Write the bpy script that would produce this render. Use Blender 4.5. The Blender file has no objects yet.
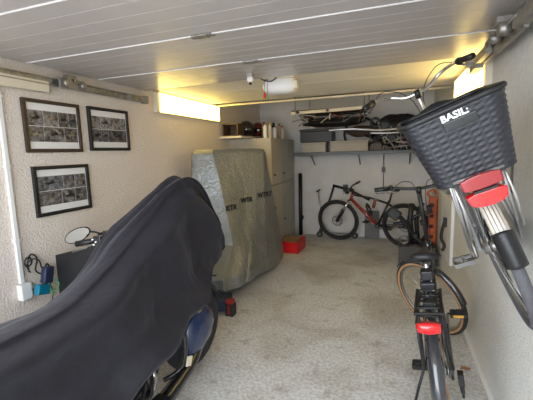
import bpy, math, random
from mathutils import Matrix, Vector, noise
PI = math.pi
random.seed(7)
C = bpy.context.scene.collection
sc = bpy.context.scene

# ------------------------------------------------------------------ materials
MATS = {}
def mat(name, col, rough=.6, metal=0., emit=None, estr=0., var=0., vscale=8., col2=None, bump=0., bscale=60., spec=.5, trans=0., coat=0., stretch=None, detail=4.):
    if name in MATS: return MATS[name]
    m = bpy.data.materials.new(name); m.use_nodes = True
    nt = m.node_tree; b = nt.nodes['Principled BSDF']
    b.inputs['Base Color'].default_value = (*col, 1)
    b.inputs['Roughness'].default_value = rough
    b.inputs['Metallic'].default_value = metal
    b.inputs['Specular IOR Level'].default_value = spec
    b.inputs['Coat Weight'].default_value = coat
    b.inputs['Coat Roughness'].default_value = .05
    b.inputs['Transmission Weight'].default_value = trans
    if emit:
        b.inputs['Emission Color'].default_value = (*emit, 1); b.inputs['Emission Strength'].default_value = estr
    tc = nt.nodes.new('ShaderNodeTexCoord'); vec = tc.outputs['Object']
    if stretch:
        mp = nt.nodes.new('ShaderNodeMapping'); mp.inputs['Scale'].default_value = stretch
        nt.links.new(vec, mp.inputs['Vector']); vec = mp.outputs['Vector']
    if var or col2:
        n = nt.nodes.new('ShaderNodeTexNoise'); n.inputs['Scale'].default_value = vscale; n.inputs['Detail'].default_value = detail
        nt.links.new(vec, n.inputs['Vector'])
        r = nt.nodes.new('ShaderNodeValToRGB')
        c2 = col2 if col2 else tuple(max(0, c*(1-var)) for c in col)
        r.color_ramp.elements[0].position = .35; r.color_ramp.elements[1].position = .65
        r.color_ramp.elements[0].color = (*c2, 1); r.color_ramp.elements[1].color = (*col, 1)
        nt.links.new(n.outputs['Fac'], r.inputs['Fac']); nt.links.new(r.outputs['Color'], b.inputs['Base Color'])
    if bump:
        n2 = nt.nodes.new('ShaderNodeTexNoise'); n2.inputs['Scale'].default_value = bscale; n2.inputs['Detail'].default_value = 3
        nt.links.new(vec, n2.inputs['Vector'])
        bp = nt.nodes.new('ShaderNodeBump'); bp.inputs['Strength'].default_value = bump; bp.inputs['Distance'].default_value = .01
        nt.links.new(n2.outputs['Fac'], bp.inputs['Height']); nt.links.new(bp.outputs['Normal'], b.inputs['Normal'])
    MATS[name] = m; return m

M_roughcast = mat('roughcast_plaster', (.82,.73,.65), .95, var=.15, vscale=90, bump=.9, bscale=70, spec=.15)
M_plaster2 = mat('grey_plaster', (.72,.71,.68), .95, var=.08, vscale=30, bump=.5, bscale=80, spec=.15)
M_backwall = mat('back_plaster', (.68,.65,.62), .9, var=.06, vscale=6, bump=.2, bscale=60, spec=.15)
M_ceil = mat('cream_ceiling_boards', (.84,.79,.69), .6, var=.05, vscale=5, spec=.3)
M_door = mat('pale_grey_door_steel', (.56,.515,.495), .27, var=.05, vscale=6, spec=.45, bump=.06, bscale=160)
M_lip = mat('lit_door_lip', (.86,.84,.84), .3)  # light caught on the seam lips, painted in as a whiter colour than the door
M_black = mat('black_plastic', (.012,.012,.014), .45, var=.2, vscale=12)
M_blackg = mat('gloss_black_paint', (.010,.010,.012), .18, coat=.6)
M_rubber = mat('black_rubber', (.022,.022,.024), .75, bump=.3, bscale=120)
M_rubber_grey = mat('grey_dusty_rubber', (.10,.10,.11), .8, bump=.3, bscale=120, var=.2)
M_tan = mat('tan_sidewall_rubber', (.50,.27,.13), .75, var=.2, vscale=15)
M_alu = mat('brushed_aluminium', (.62,.62,.63), .32, .9)
M_alud = mat('dull_steel', (.30,.29,.28), .4, .85)
M_chrome = mat('chrome', (.78,.78,.80), .12, 1.)
M_galv = mat('galvanised_steel', (.40,.38,.35), .45, .8, var=.3, vscale=30)
M_cream = mat('cream_painted_metal', (.72,.64,.50), .45)
M_white = mat('white_plastic', (.78,.78,.77), .4)
M_red = mat('red_plastic', (.62,.008,.012), .35)
M_reflred = mat('red_reflector', (.80,.012,.014), .12, coat=.8)
M_reflred2 = mat('dark_red_reflector', (.30,.006,.010), .15, coat=.8)
M_amber = mat('amber_reflector', (.80,.42,.03), .15, coat=.6)
M_orange = mat('orange_paint', (.58,.12,.03), .4, var=.35, vscale=12)
M_redframe = mat('red_frame_paint', (.26,.03,.02), .25, coat=.5)
M_blue = mat('blue_motorcycle_paint', (.008,.022,.075), .2, coat=.8)
M_teal = mat('teal_plastic', (.0,.16,.26), .4)
M_green = mat('green_cable', (.05,.30,.12), .5)
M_navy = mat('navy_plastic', (.015,.025,.06), .5)
M_fender = mat('ivory_mudguard', (.66,.60,.52), .3, coat=.3, var=.05)
M_wood = mat('dark_brown_wood', (.10,.055,.03), .5, var=.4, vscale=14, stretch=(1,8,8))
M_card = mat('brown_cardboard', (.33,.22,.11), .85, var=.15)
M_box = mat('greige_box', (.40,.355,.30), .7, var=.08)
M_cab = mat('beige_cabinet_laminate', (.47,.42,.34), .5, var=.04, vscale=4)
M_cab2 = mat('grey_green_cabinet_door', (.33,.33,.29), .5)
M_glass = mat('clear_glass', (.95,.95,.95), .03, trans=1.)
M_paper = mat('white_paper', (.80,.79,.78), .35, coat=.5)
M_mirror = mat('mirror_glass', (.85,.9,.92), .03, 1.)
M_skin = mat('milky_lens', (.80,.78,.76), .35, spec=.5)
M_shelf = mat('cream_shelf_board', (.66,.60,.50), .5)
M_dkshelf = mat('dark_steel_shelf', (.10,.105,.11), .5, .4)
M_leaf = mat('dry_leaf', (.45,.20,.10), .8, var=.3, vscale=60)
M_grey = mat('grey_board', (.16,.155,.15), .7, var=.15)
M_yel = mat('yellow_plastic', (.65,.48,.05), .4)

def cover_mat():
    m = bpy.data.materials.new('dark_navy_cover_cloth'); m.use_nodes = True
    nt = m.node_tree; b = nt.nodes['Principled BSDF']
    b.inputs['Base Color'].default_value = (.0105,.010,.0145,1); b.inputs['Roughness'].default_value = .62
    b.inputs['Sheen Weight'].default_value = .16; b.inputs['Sheen Tint'].default_value = (.6,.6,.72,1)
    b.inputs['Specular IOR Level'].default_value = .35
    n = nt.nodes.new('ShaderNodeTexNoise'); n.inputs['Scale'].default_value = 9; n.inputs['Detail'].default_value = 6; n.inputs['Distortion'].default_value = .8
    tc = nt.nodes.new('ShaderNodeTexCoord'); nt.links.new(tc.outputs['Object'], n.inputs['Vector'])
    bp = nt.nodes.new('ShaderNodeBump'); bp.inputs['Strength'].default_value = .35; bp.inputs['Distance'].default_value = .02
    nt.links.new(n.outputs['Fac'], bp.inputs['Height']); nt.links.new(bp.outputs['Normal'], b.inputs['Normal'])
    return m
def silver_mat():
    m = bpy.data.materials.new('crinkled_silver_cover'); m.use_nodes = True
    nt = m.node_tree; b = nt.nodes['Principled BSDF']
    b.inputs['Base Color'].default_value = (.27,.28,.27,1); b.inputs['Roughness'].default_value = .33; b.inputs['Metallic'].default_value = .7
    tc = nt.nodes.new('ShaderNodeTexCoord')
    n = nt.nodes.new('ShaderNodeTexNoise'); n.inputs['Scale'].default_value = 34; n.inputs['Detail'].default_value = 5; n.inputs['Distortion'].default_value = 1.2
    v = nt.nodes.new('ShaderNodeTexVoronoi'); v.feature = 'DISTANCE_TO_EDGE'; v.inputs['Scale'].default_value = 15
    nt.links.new(tc.outputs['Object'], n.inputs['Vector']); nt.links.new(tc.outputs['Object'], v.inputs['Vector'])
    mx = nt.nodes.new('ShaderNodeMath'); mx.operation = 'MULTIPLY_ADD'; mx.inputs[1].default_value = .35
    nt.links.new(v.outputs['Distance'], mx.inputs[0]); nt.links.new(n.outputs['Fac'], mx.inputs[2])
    bp = nt.nodes.new('ShaderNodeBump'); bp.inputs['Strength'].default_value = .8; bp.inputs['Distance'].default_value = .014
    nt.links.new(mx.outputs[0], bp.inputs['Height']); nt.links.new(bp.outputs['Normal'], b.inputs['Normal'])
    return m
def floor_mat():
    m = bpy.data.materials.new('mottled_concrete_floor'); m.use_nodes = True
    nt = m.node_tree; b = nt.nodes['Principled BSDF']
    tc = nt.nodes.new('ShaderNodeTexCoord')
    def ns(s, d, dist=0.):
        n = nt.nodes.new('ShaderNodeTexNoise'); n.inputs['Scale'].default_value = s; n.inputs['Detail'].default_value = d; n.inputs['Distortion'].default_value = dist
        nt.links.new(tc.outputs['Object'], n.inputs['Vector']); return n
    a = ns(45, 5); s = ns(1.6, 6, .6); t = ns(7, 5, .5)
    r = nt.nodes.new('ShaderNodeValToRGB'); r.color_ramp.elements[0].position = .36; r.color_ramp.elements[1].position = .62
    r.color_ramp.elements[0].color = (.50,.495,.485,1); r.color_ramp.elements[1].color = (.72,.72,.71,1)
    nt.links.new(a.outputs['Fac'], r.inputs['Fac'])
    r2 = nt.nodes.new('ShaderNodeValToRGB'); r2.color_ramp.elements[0].position = .34; r2.color_ramp.elements[1].position = .55
    r2.color_ramp.elements[0].color = (.74,.70,.65,1); r2.color_ramp.elements[1].color = (1,1,1,1)
    nt.links.new(s.outputs['Fac'], r2.inputs['Fac'])
    r3 = nt.nodes.new('ShaderNodeValToRGB'); r3.color_ramp.elements[0].position = .28; r3.color_ramp.elements[1].position = .42
    r3.color_ramp.elements[0].color = (.72,.69,.65,1); r3.color_ramp.elements[1].color = (1,1,1,1)
    nt.links.new(t.outputs['Fac'], r3.inputs['Fac'])
    m1 = nt.nodes.new('ShaderNodeMixRGB'); m1.blend_type = 'MULTIPLY'; m1.inputs[0].default_value = 1
    m2 = nt.nodes.new('ShaderNodeMixRGB'); m2.blend_type = 'MULTIPLY'; m2.inputs[0].default_value = 1
    nt.links.new(r.outputs[0], m1.inputs[1]); nt.links.new(r2.outputs[0], m1.inputs[2])
    nt.links.new(m1.outputs[0], m2.inputs[1]); nt.links.new(r3.outputs[0], m2.inputs[2])
    nt.links.new(m2.outputs[0], b.inputs['Base Color'])
    b.inputs['Roughness'].default_value = .6; b.inputs['Specular IOR Level'].default_value = .3
    bp = nt.nodes.new('ShaderNodeBump'); bp.inputs['Strength'].default_value = .25; bp.inputs['Distance'].default_value = .004
    nt.links.new(a.outputs['Fac'], bp.inputs['Height']); nt.links.new(bp.outputs['Normal'], b.inputs['Normal'])
    return m
def textmesh(name, body, size, m, parent, mw, extrude=.001, align='CENTER', offset=.0, space=1.):
    cu = bpy.data.curves.new(name,'FONT'); cu.body = body; cu.size = size; cu.extrude = extrude; cu.align_x = align; cu.align_y = 'CENTER'; cu.offset = offset; cu.space_character = space; cu.resolution_u = 3
    o = bpy.data.objects.new(name, cu); C.objects.link(o); bpy.context.view_layer.update()
    me = bpy.data.meshes.new_from_object(o.evaluated_get(bpy.context.evaluated_depsgraph_get())); bpy.data.objects.remove(o); me.materials.clear(); me.materials.append(m)
    q = bpy.data.objects.new(name, me); C.objects.link(q); q.parent = parent; q.matrix_local = mw; return q
M_cover = cover_mat(); M_silver = silver_mat(); M_floor = floor_mat()
M_photo = []
for i, (c1, c2) in enumerate([((.30,.28,.27),(.02,.02,.02)), ((.22,.22,.24),(.015,.015,.02)), ((.36,.34,.33),(.03,.03,.03)), ((.18,.17,.17),(.01,.01,.01)), ((.26,.235,.23),(.02,.02,.02))]):
    M_photo.append(mat('printed_photo_%d' % i, c1, .3, col2=c2, vscale=26+4*i, coat=.6, detail=6))

# ------------------------------------------------------------------ mesh builder
class MB:
    def __init__(s, T=None):
        s.v, s.f, s.sm, s.T = [], [], [], T
    def add(s, vs, fs, smooth):
        o = len(s.v); s.v += [Vector(p) for p in vs]; s.f += [tuple(i+o for i in f) for f in fs]; s.sm += [smooth]*len(fs)
        return s
    def box(s, c, d, R=None):
        x, y, z = d[0]/2, d[1]/2, d[2]/2
        P = [Vector(p) for p in ((-x,-y,-z),(x,-y,-z),(x,y,-z),(-x,y,-z),(-x,-y,z),(x,-y,z),(x,y,z),(-x,y,z))]
        if R is not None: P = [R @ p for p in P]
        return s.add([p+Vector(c) for p in P], [(0,3,2,1),(4,5,6,7),(0,1,5,4),(1,2,6,5),(2,3,7,6),(3,0,4,7)], False)
    def tube(s, pts, r, n=8, closed=False, flat=1., caps=True):
        P = [Vector(p) for p in pts]; N = len(P); rs = r if isinstance(r, (list, tuple)) else [r]*N
        vs, fs = [], []; up = None
        for i, p in enumerate(P):
            if closed: t = P[(i+1) % N]-P[i-1]
            else: t = P[min(i+1, N-1)]-P[max(i-1, 0)]
            t = t.normalized() if t.length > 1e-9 else Vector((0,0,1))
            if up is None:
                up = Vector((0,0,1)) if abs(t.z) < .9 else Vector((1,0,0))
            a = up - t*up.dot(t)
            if a.length < 1e-6: a = t.orthogonal()
            a.normalize(); b = t.cross(a); up = a
            for k in range(n):
                w = 2*PI*k/n; vs.append(p + a*math.cos(w)*rs[i]*flat + b*math.sin(w)*rs[i])
        M = N if closed else N-1
        for i in range(M):
            j = (i+1) % N
            for k in range(n):
                l = (k+1) % n; fs.append((i*n+k, i*n+l, j*n+l, j*n+k))
        if not closed and caps:
            fs.append(tuple(range(n))[::-1]); fs.append(tuple((N-1)*n+k for k in range(n)))
        return s.add(vs, fs, True)
    def cyl(s, a, b, r, r2=None, n=12):
        a, b = Vector(a), Vector(b); s.tube([a, b], [r, r if r2 is None else r2], n)
        s.sm[-1] = False; s.sm[-2] = False; return s
    def ring(s, c, axis, R, r, n=40, m=8, flat=1., a0=0., a1=2*PI, ref=None):
        ax = Vector(axis).normalized(); u = (Vector(ref) if ref else ax.orthogonal()).normalized(); w = ax.cross(u); c = Vector(c)
        full = abs(a1-a0-2*PI) < 1e-6; vs, fs = [], []; N = n if full else n+1
        for i in range(N):
            t = a0+(a1-a0)*i/n; d = u*math.cos(t)+w*math.sin(t)
            for k in range(m):
                q = 2*PI*k/m; vs.append(c + d*(R+r*math.cos(q)) + ax*(r*flat*math.sin(q)))
        for i in range(n):
            j = (i+1) % N
            for k in range(m):
                l = (k+1) % m; fs.append((i*m+k, j*m+k, j*m+l, i*m+l))
        return s.add(vs, fs, True)
    def ell(s, c, rad, R=None, n=16, m=10):
        vs, fs = [], []
        for i in range(m+1):
            t = PI*i/m
            for k in range(n):
                q = 2*PI*k/n; p = Vector((rad[0]*math.sin(t)*math.cos(q), rad[1]*math.sin(t)*math.sin(q), rad[2]*math.cos(t)))
                if R is not None: p = R @ p
                vs.append(p+Vector(c))
        for i in range(m):
            for k in range(n):
                l = (k+1) % n; fs.append((i*n+k, (i+1)*n+k, (i+1)*n+l, i*n+l))
        return s.add(vs, fs, True)
    def lathe(s, prof, c=(0,0,0), axis=(0,0,1), n=20):
        ax = Vector(axis).normalized(); u = ax.orthogonal().normalized(); w = ax.cross(u); c = Vector(c); vs, fs = [], []
        for r, z in prof:
            for k in range(n):
                q = 2*PI*k/n; vs.append(c+ax*z+(u*math.cos(q)+w*math.sin(q))*r)
        for i in range(len(prof)-1):
            for k in range(n):
                l = (k+1) % n; fs.append((i*n+k, i*n+l, (i+1)*n+l, (i+1)*n+k))
        return s.add(vs, fs, True)
    def loft(s, rings, smooth=True, cap=True):
        n = len(rings[0]); vs = [p for r in rings for p in r]; fs = []
        for i in range(len(rings)-1):
            for k in range(n):
                l = (k+1) % n; fs.append((i*n+k, i*n+l, (i+1)*n+l, (i+1)*n+k))
        if cap: fs.append(tuple(range(n))[::-1]); fs.append(tuple((len(rings)-1)*n+k for k in range(n)))
        return s.add(vs, fs, smooth)
    def prism(s, poly, a, b):
        """poly of (u,v) points; a,b functions to 3D"""
        n = len(poly); vs = [a(*p) for p in poly]+[b(*p) for p in poly]
        fs = [tuple(range(n))[::-1], tuple(range(n, 2*n))]+[(i, (i+1) % n, n+(i+1) % n, n+i) for i in range(n)]
        return s.add(vs, fs, False)
    def grid(s, fn, nu, nv, smooth=True):
        vs = [fn(i/nu, j/nv) for i in range(nu+1) for j in range(nv+1)]
        fs = [(i*(nv+1)+j, (i+1)*(nv+1)+j, (i+1)*(nv+1)+j+1, i*(nv+1)+j+1) for i in range(nu) for j in range(nv)]
        return s.add(vs, fs, smooth)
    def build(s, name, m, parent=None, label=None, bevel=0., solid=0., origin=None):
        me = bpy.data.meshes.new(name)
        V = [s.T @ p for p in s.v] if s.T is not None else s.v
        o3 = Vector(origin) if origin is not None else Vector((0,0,0))
        me.from_pydata([tuple(p-o3) for p in V], [], s.f); me.polygons.foreach_set('use_smooth', s.sm); me.update()
        import bmesh
        bm = bmesh.new(); bm.from_mesh(me); bmesh.ops.recalc_face_normals(bm, faces=bm.faces); bm.to_mesh(me); bm.free()
        me.materials.append(m)
        o = bpy.data.objects.new(name, me); C.objects.link(o); o.location = o3
        if parent is not None: o.parent = parent
        if label: o['label'] = label
        if solid:
            q = o.modifiers.new('solid', 'SOLIDIFY'); q.thickness = solid; q.offset = 0
        if bevel:
            q = o.modifiers.new('bevel', 'BEVEL'); q.width = bevel; q.segments = 2; q.limit_method = 'ANGLE'
        return o
def tag(o, label, cat, group=None, kind=None):
    o['label'] = label; o['category'] = cat
    if group: o['group'] = group
    if kind: o['kind'] = kind
    return o
def thing(name, label, cat, loc=(0,0,0), rot=(0,0,0), group=None):
    o = bpy.data.objects.new(name, None); C.objects.link(o); o.location = loc; o.rotation_euler = rot; o.empty_display_size = .1
    return tag(o, label, cat, group)
def struct(name, mb, m, label=None, parent=None, **k):
    o = mb.build(name, m, parent, **k)
    if parent is None: o['kind'] = 'structure'
    if label: o['label'] = label
    return o
def Rz(a): return Matrix.Rotation(a, 3, 'Z')
def Rx(a): return Matrix.Rotation(a, 3, 'X')
def Ry(a): return Matrix.Rotation(a, 3, 'Y')
def copytree(o, parent=None, label=None, loc=None, rot=None):
    c = o.copy(); C.objects.link(c)
    if parent is not None: c.parent = parent
    if label: c['label'] = label
    if loc is not None: c.location = loc
    if rot is not None: c.rotation_euler = rot
    for ch in list(o.children): copytree(ch, c)
    return c
def spline(pts, n=6):
    P = [Vector(p) for p in pts]; out = []
    for i in range(len(P)-1):
        a, b, c, d = P[max(i-1,0)], P[i], P[i+1], P[min(i+2,len(P)-1)]
        for k in range(n):
            t = k/n
            out.append(.5*((2*b)+(c-a)*t+(2*a-5*b+4*c-d)*t*t+(3*b-a-3*c+d)*t**3))
    out.append(P[-1]); return out

# ------------------------------------------------------------------ camera
cam = bpy.data.cameras.new('camera'); co = bpy.data.objects.new('camera', cam); C.objects.link(co)
MM = ((0.941,0.336,-0.029),(0.017,-0.135,-0.991),(-0.337,0.932,-0.133))
r, d, f = [Vector(q).normalized() for q in MM]
u = -d; b = -f
R3 = Matrix((r, u, b)).transposed()
co.matrix_world = Matrix.Translation((0,0,1.55)) @ R3.to_4x4()
cam.sensor_width = 36; cam.sensor_fit = 'HORIZONTAL'; cam.lens = 353.44/533*36; cam.clip_start = .02
sc.camera = co

XL, XR, YB, YF, ZC = -2.4, .60, 6.42, -.6, 2.45
# ------------------------------------------------------------------ the setting
struct('floor', MB().box(((XL+XR)/2,(YB+YF)/2,-.05), (XR-XL+.4,YB-YF+.4,.1)), M_floor)
struct('ground', MB().box((0,-5.8,-.06), (30,10,.1)), mat('driveway_paving', (.40,.39,.37), .9, var=.2, vscale=3))
struct('wall_left', MB().box((XL-.1,(YB+YF)/2,ZC/2), (.2,YB-YF+.4,ZC+.2)), M_roughcast)
struct('wall_right', MB().box((XR+.1,(YB+YF)/2,ZC/2), (.2,YB-YF+.4,ZC+.2)), M_plaster2)
struct('wall_back', MB().box(((XL+XR)/2,YB+.1,ZC/2), (XR-XL,.2,ZC+.2)), M_backwall)
# ceiling: cream boards running across, behind the raised door
cb = MB()
cb.box(((XL+XR)/2,(YB+YF)/2,ZC+.06), (XR-XL+.4,YB-YF+.4,.1))
struct('ceiling', cb, M_ceil)
lb = MB()
for y0, y1 in ((3.06,3.62),(3.63,4.46)):
    lb.box(((XL+XR)/2,(y0+y1)/2,2.245), (XR-XL-.02,y1-y0,.03))
struct('trim_1', lb, M_ceil, 'cream boarded ceiling strip behind the raised garage door', bevel=.004)
# raised sectional door
def door_y(z): return z
bp_ = MB()
seams = [.57, 1.19, 1.81, 2.43, 3.05]
for a, c in zip(seams[:-1], seams[1:]):
    n = 5; w = (c-a-.012)/n
    for k in range(n):
        y0 = a+.006+k*w
        bp_.box(((XL+XR)/2, y0+w/2, 2.2225), (XR-XL-.10, w-.0015, .045))
    bp_.box(((XL+XR)/2, (a+c)/2, 2.2235), (XR-XL-.11, c-a-.004, .042))
dd = struct('door_1', bp_, M_door, 'raised pale grey ribbed overhead garage door', bevel=.002)
for y in seams[1:4]:
    MB().box(((XL+XR)/2, y, 2.2), (XR-XL-.10, .006, .008)).build('panel_lip', M_lip, dd)
for x, y in ((-1.0,1.81),(-.97,2.44)):
    h = MB().box((x,y,2.192), (.075,.05,.010))
    for s_ in (-1,1):
        h.box((x+s_*.05,y+.012,2.194), (.04,.02,.008)); h.box((x+s_*.045,y-.014,2.194), (.03,.014,.008))
        h.cyl((x+s_*.02,y,2.186),(x+s_*.02,y,2.192),.006)
    h.build('hinge', M_galv, dd)
# floor edge strip on the right
struct('baseboard_right', MB().box((XR-.012,2.5,.012), (.024,2.2,.024)), M_white, 'thin white strip along the foot of the right wall', bevel=.003)
# beam / rod
tag(MB().tube([(XL+.02,4.62,2.225),(-.9,4.47,2.2),(XR-.01,4.47,2.205)], .013, 8).build('cross_rail', M_cream), 'thin cream rail crossing the ceiling from wall to wall', 'rail')

# ------------------------------------------------------------------ wall lights
E_l = mat('lit_warm_diffuser', (.9,.85,.6), .5, emit=(1.,.72,.17), estr=3.4)
E_r = mat('lit_amber_diffuser', (.9,.8,.5), .5, emit=(1.,.70,.20), estr=3.0)
def wall_light(name, label, x, y0, y1, z0, z1, side, em):
    t = thing(name, label, 'wall light', (x, (y0+y1)/2, z0))
    T = Matrix.Translation((-x, -(y0+y1)/2, -z0))
    MB(T).box((x+side*.02,(y0+y1)/2,(z0+z1)/2), (.04,y1-y0,z1-z0)).build('housing', M_cream, t, bevel=.003)
    MB(T).box((x+side*.045,(y0+y1)/2+.02,(z0+z1)/2), (.012,y1-y0-.08,z1-z0-.02)).build('diffuser', em, t, 'glowing warm diffuser')
    return t
wall_light('wall_light', 'long warm glowing light panel high on the left wall', XL, 3.22, 4.66, 2.005, 2.222, 1, E_l)
wall_light('wall_light', 'warm glowing light panel high on the right wall above the basket', XR, 2.76, 4.02, 1.93, 2.19, -1, E_r)

# ------------------------------------------------------------------ door tracks
def track(name, label, x, y0, y1, z, side):
    t = thing(name, label, 'door track', (x, y0, z))
    T = Matrix.Translation((-x,-y0,-z))
    prof = [(0,.0),(.0,.055),(-.02,.055),(-.02,.048),(-.006,.048),(-.006,.007),(-.02,.007),(-.02,0)]
    prof = [(-side*p, q) for p, q in prof]
    MB(T).prism(prof, lambda a, c: Vector((x+a, y0, z+c)), lambda a, c: Vector((x+a, y1, z+c))).build('channel', M_galv, t)
    return t, T
t, T = track('door_track', 'galvanised garage door track along the top of the left wall', XL+.05, .3, 2.95, 2.075, 1)
MB(T).box((XL+.04,1.0,2.06), (.05,1.9,.075)).build('side_rail', M_cream, t, 'cream painted side rail')
g = MB(T); g.box((XL+.10,2.12,2.105),(.02,.22,.07)); g.cyl((XL+.11,2.05,2.10),(XL+.15,2.05,2.10),.032); g.cyl((XL+.11,2.19,2.10),(XL+.15,2.19,2.10),.022)
g.box((XL+.10,2.26,2.09),(.04,.10,.03)); g.cyl((XL+.12,2.12,2.13),(XL+.14,2.12,2.13),.014); g.box((XL+.1,2.1,2.15),(.05,.08,.03))
g.build('roller_bracket', M_galv, t)
g = MB(T); g.box((XL+.07,2.86,2.10),(.05,.2,.05)); g.box((XL+.075,2.98,2.10),(.06,.05,.07)); g.build('end_stop', M_galv, t)
t, T = track('door_track', 'galvanised garage door track with rollers along the top of the right wall', XR-.05, .3, 3.0, 2.08, -1)
g = MB(T); g.box((XR-.07,2.15,2.10),(.02,.5,.09)); g.box((XR-.09,2.35,2.13),(.05,.22,.02)); g.cyl((XR-.14,2.06,2.10),(XR-.09,2.06,2.10),.034); g.cyl((XR-.14,2.22,2.10),(XR-.09,2.22,2.10),.024)
g.box((XR-.1,2.12,2.15),(.08,.06,.04)); g.cyl((XR-.11,1.9,2.11),(XR-.11,2.7,2.11),.006); g.box((XR-.085,1.7,2.09),(.05,.5,.05))
g.build('roller_bracket', M_galv, t)
g = MB(T); g.box((XR-.08,2.85,2.09),(.05,.2,.06)); g.box((XR-.09,2.92,2.12),(.09,.05,.05)); g.box((XR-.10,2.55,2.10),(.03,.26,.05)); g.ring((XR-.12,2.75,2.08),(1,0,0),.025,.006,16,6)
g.build('end_stop', M_galv, t)

# ------------------------------------------------------------------ picture frames
def frame(label, y0, y1, z0, z1, seed, tilt=0.):
    yc, zc = (y0+y1)/2, (z0+z1)/2; W, Hh = y1-y0, z1-z0
    t = thing('picture_frame', label, 'picture frame', (XL+.001,yc,zc), (tilt,0,0), 'framed photo collages on the left wall')
    b_ = .026; f_ = MB()
    f_.box((.012,0,Hh/2-b_/2),(.024,W,b_)); f_.box((.012,0,-Hh/2+b_/2),(.024,W,b_))
    f_.box((.012,W/2-b_/2,0),(.024,b_,Hh-2*b_)); f_.box((.012,-W/2+b_/2,0),(.024,b_,Hh-2*b_))
    f_.build('frame', mat('dark_brown_frame',(.045,.026,.018),.4) if seed == 1 else M_black, t, bevel=.003)
    MB().box((.006,0,0),(.008,W-2*b_,Hh-2*b_)).build('mat_board', M_paper, t)
    rnd = random.Random(seed); iw, ih = W-2*b_-.012, (Hh-2*b_)*.70
    rows = [.5,.5]; z = ih/2
    for r_, hh in enumerate(rows):
        ph = ih*hh; cuts = {(1,0):(.3,.3,.22,.18),(1,1):(.28,.42,.3),(2,0):(.25,.25,.5),(2,1):(.25,.2,.55),(3,0):(.5,.25,.25),(3,1):(.45,.28,.27)}[(seed, r_)]
        y = -iw/2
        for cw in cuts:
            w = iw*cw/sum(cuts)
            cy, cz = y+w/2, z-ph/2
            MB().box((.0112,cy,cz),(.0016,w-.004,ph-.004)).build('photo', M_photo[rnd.randrange(5)], t)
            q = MB(); rr = min(w,ph)*.2   # a small printed motorcycle in each photo
            for s_ in (-1,1): q.ring((.0124,cy+s_*min(w*.28,.045),cz-ph*.16),(1,0,0),rr,.0022,20,4,flat=.3)
            q.box((.0123,cy,cz+.002),(.0008,min(w*.5,.06),rr*.8),Rx(.2)); q.box((.0123,cy+.012,cz+rr*.7),(.0008,rr*1.3,rr*.5),Rx(-.5))
            q.build('printed_picture', M_alud if rnd.random() < .5 else M_black, t)
            y += w
        z -= ph
    return t
frame('dark brown framed photo collage, upper left of three, reflecting a yellow lamp', 1.765, 2.235, 1.598, 1.972, 1)
frame('black framed photo collage, upper right of the three and closest to the silver cover', 2.32, 2.79, 1.608, 1.975, 2)
frame('black framed photo collage, lowest of the three, above the motorcycle mirror', 1.785, 2.27, 1.135, 1.50, 3)

# ------------------------------------------------------------------ conduit with socket, chargers
t = thing('cable_conduit', 'white vertical cable conduit with socket box on the left wall', 'conduit', (XL,1.62,.66))
MB().box((.012,0,.75),(.022,.028,1.4)).build('conduit', M_white, t, bevel=.003)
for z in (.35,.85,1.3): MB().box((.013,0,z),(.028,.04,.015)).build('clip', M_white, t)
MB().box((.025,.005,-.01),(.05,.075,.11)).build('socket_box', M_white, t, bevel=.006)
t = thing('battery_charger', 'teal charger plugged in at the foot of the white conduit', 'charger', (XL+.05,1.66,.66))
MB().box((.03,.05,-.02),(.05,.085,.07),Rx(-.25)).build('body', M_teal, t, bevel=.006)
MB().tube(spline([(.05,.09,-.04),(.07,.13,-.05),(.07,.15,0),(.05,.12,.03),(.05,.09,.0),(.06,.11,-.08)]),.004,6).build('cable', M_green, t, 'green coiled cable')
t = thing('power_adapter', 'dark blue power adapter hanging beside the teal charger', 'power adapter', (XL+.05,1.73,.74))
MB().box((.03,.03,-.01),(.05,.07,.12),Rx(-.2)).build('body', M_navy, t, bevel=.01)
MB().tube(spline([(.02,0,.05),(.03,-.02,.11),(.02,-.06,.13),(.0,-.09,.09),(.02,-.08,.04)]),.005,6).build('cable', M_black, t)
MB().ring((.02,-.09,.12),(1,.2,0),.03,.006,18,6).build('cable_coil', M_black, t)
MB().tube(spline([(.03,.03,-.06),(.04,.05,-.14),(.03,.04,-.25),(.0,.06,-.5),(.01,.05,-.735)]),.004,6).build('cable', M_black, t)

t = thing('charging_cable', 'black looped charging cable hanging above the teal charger', 'cable', (XL+.02,1.70,.80))
MB().tube(spline([(.02,-.04,-.02),(.03,-.05,.05),(.03,-.02,.10),(.03,.02,.06),(.03,.0,-.02),(.03,.05,-.06),(.03,.09,.0),(.03,.12,-.10),(.02,.08,-.20)]),.006,6).build('cable', M_black, t)
MB().box((.03,.10,-.06),(.035,.05,.06)).build('plug', M_black, t, bevel=.006)
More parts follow.
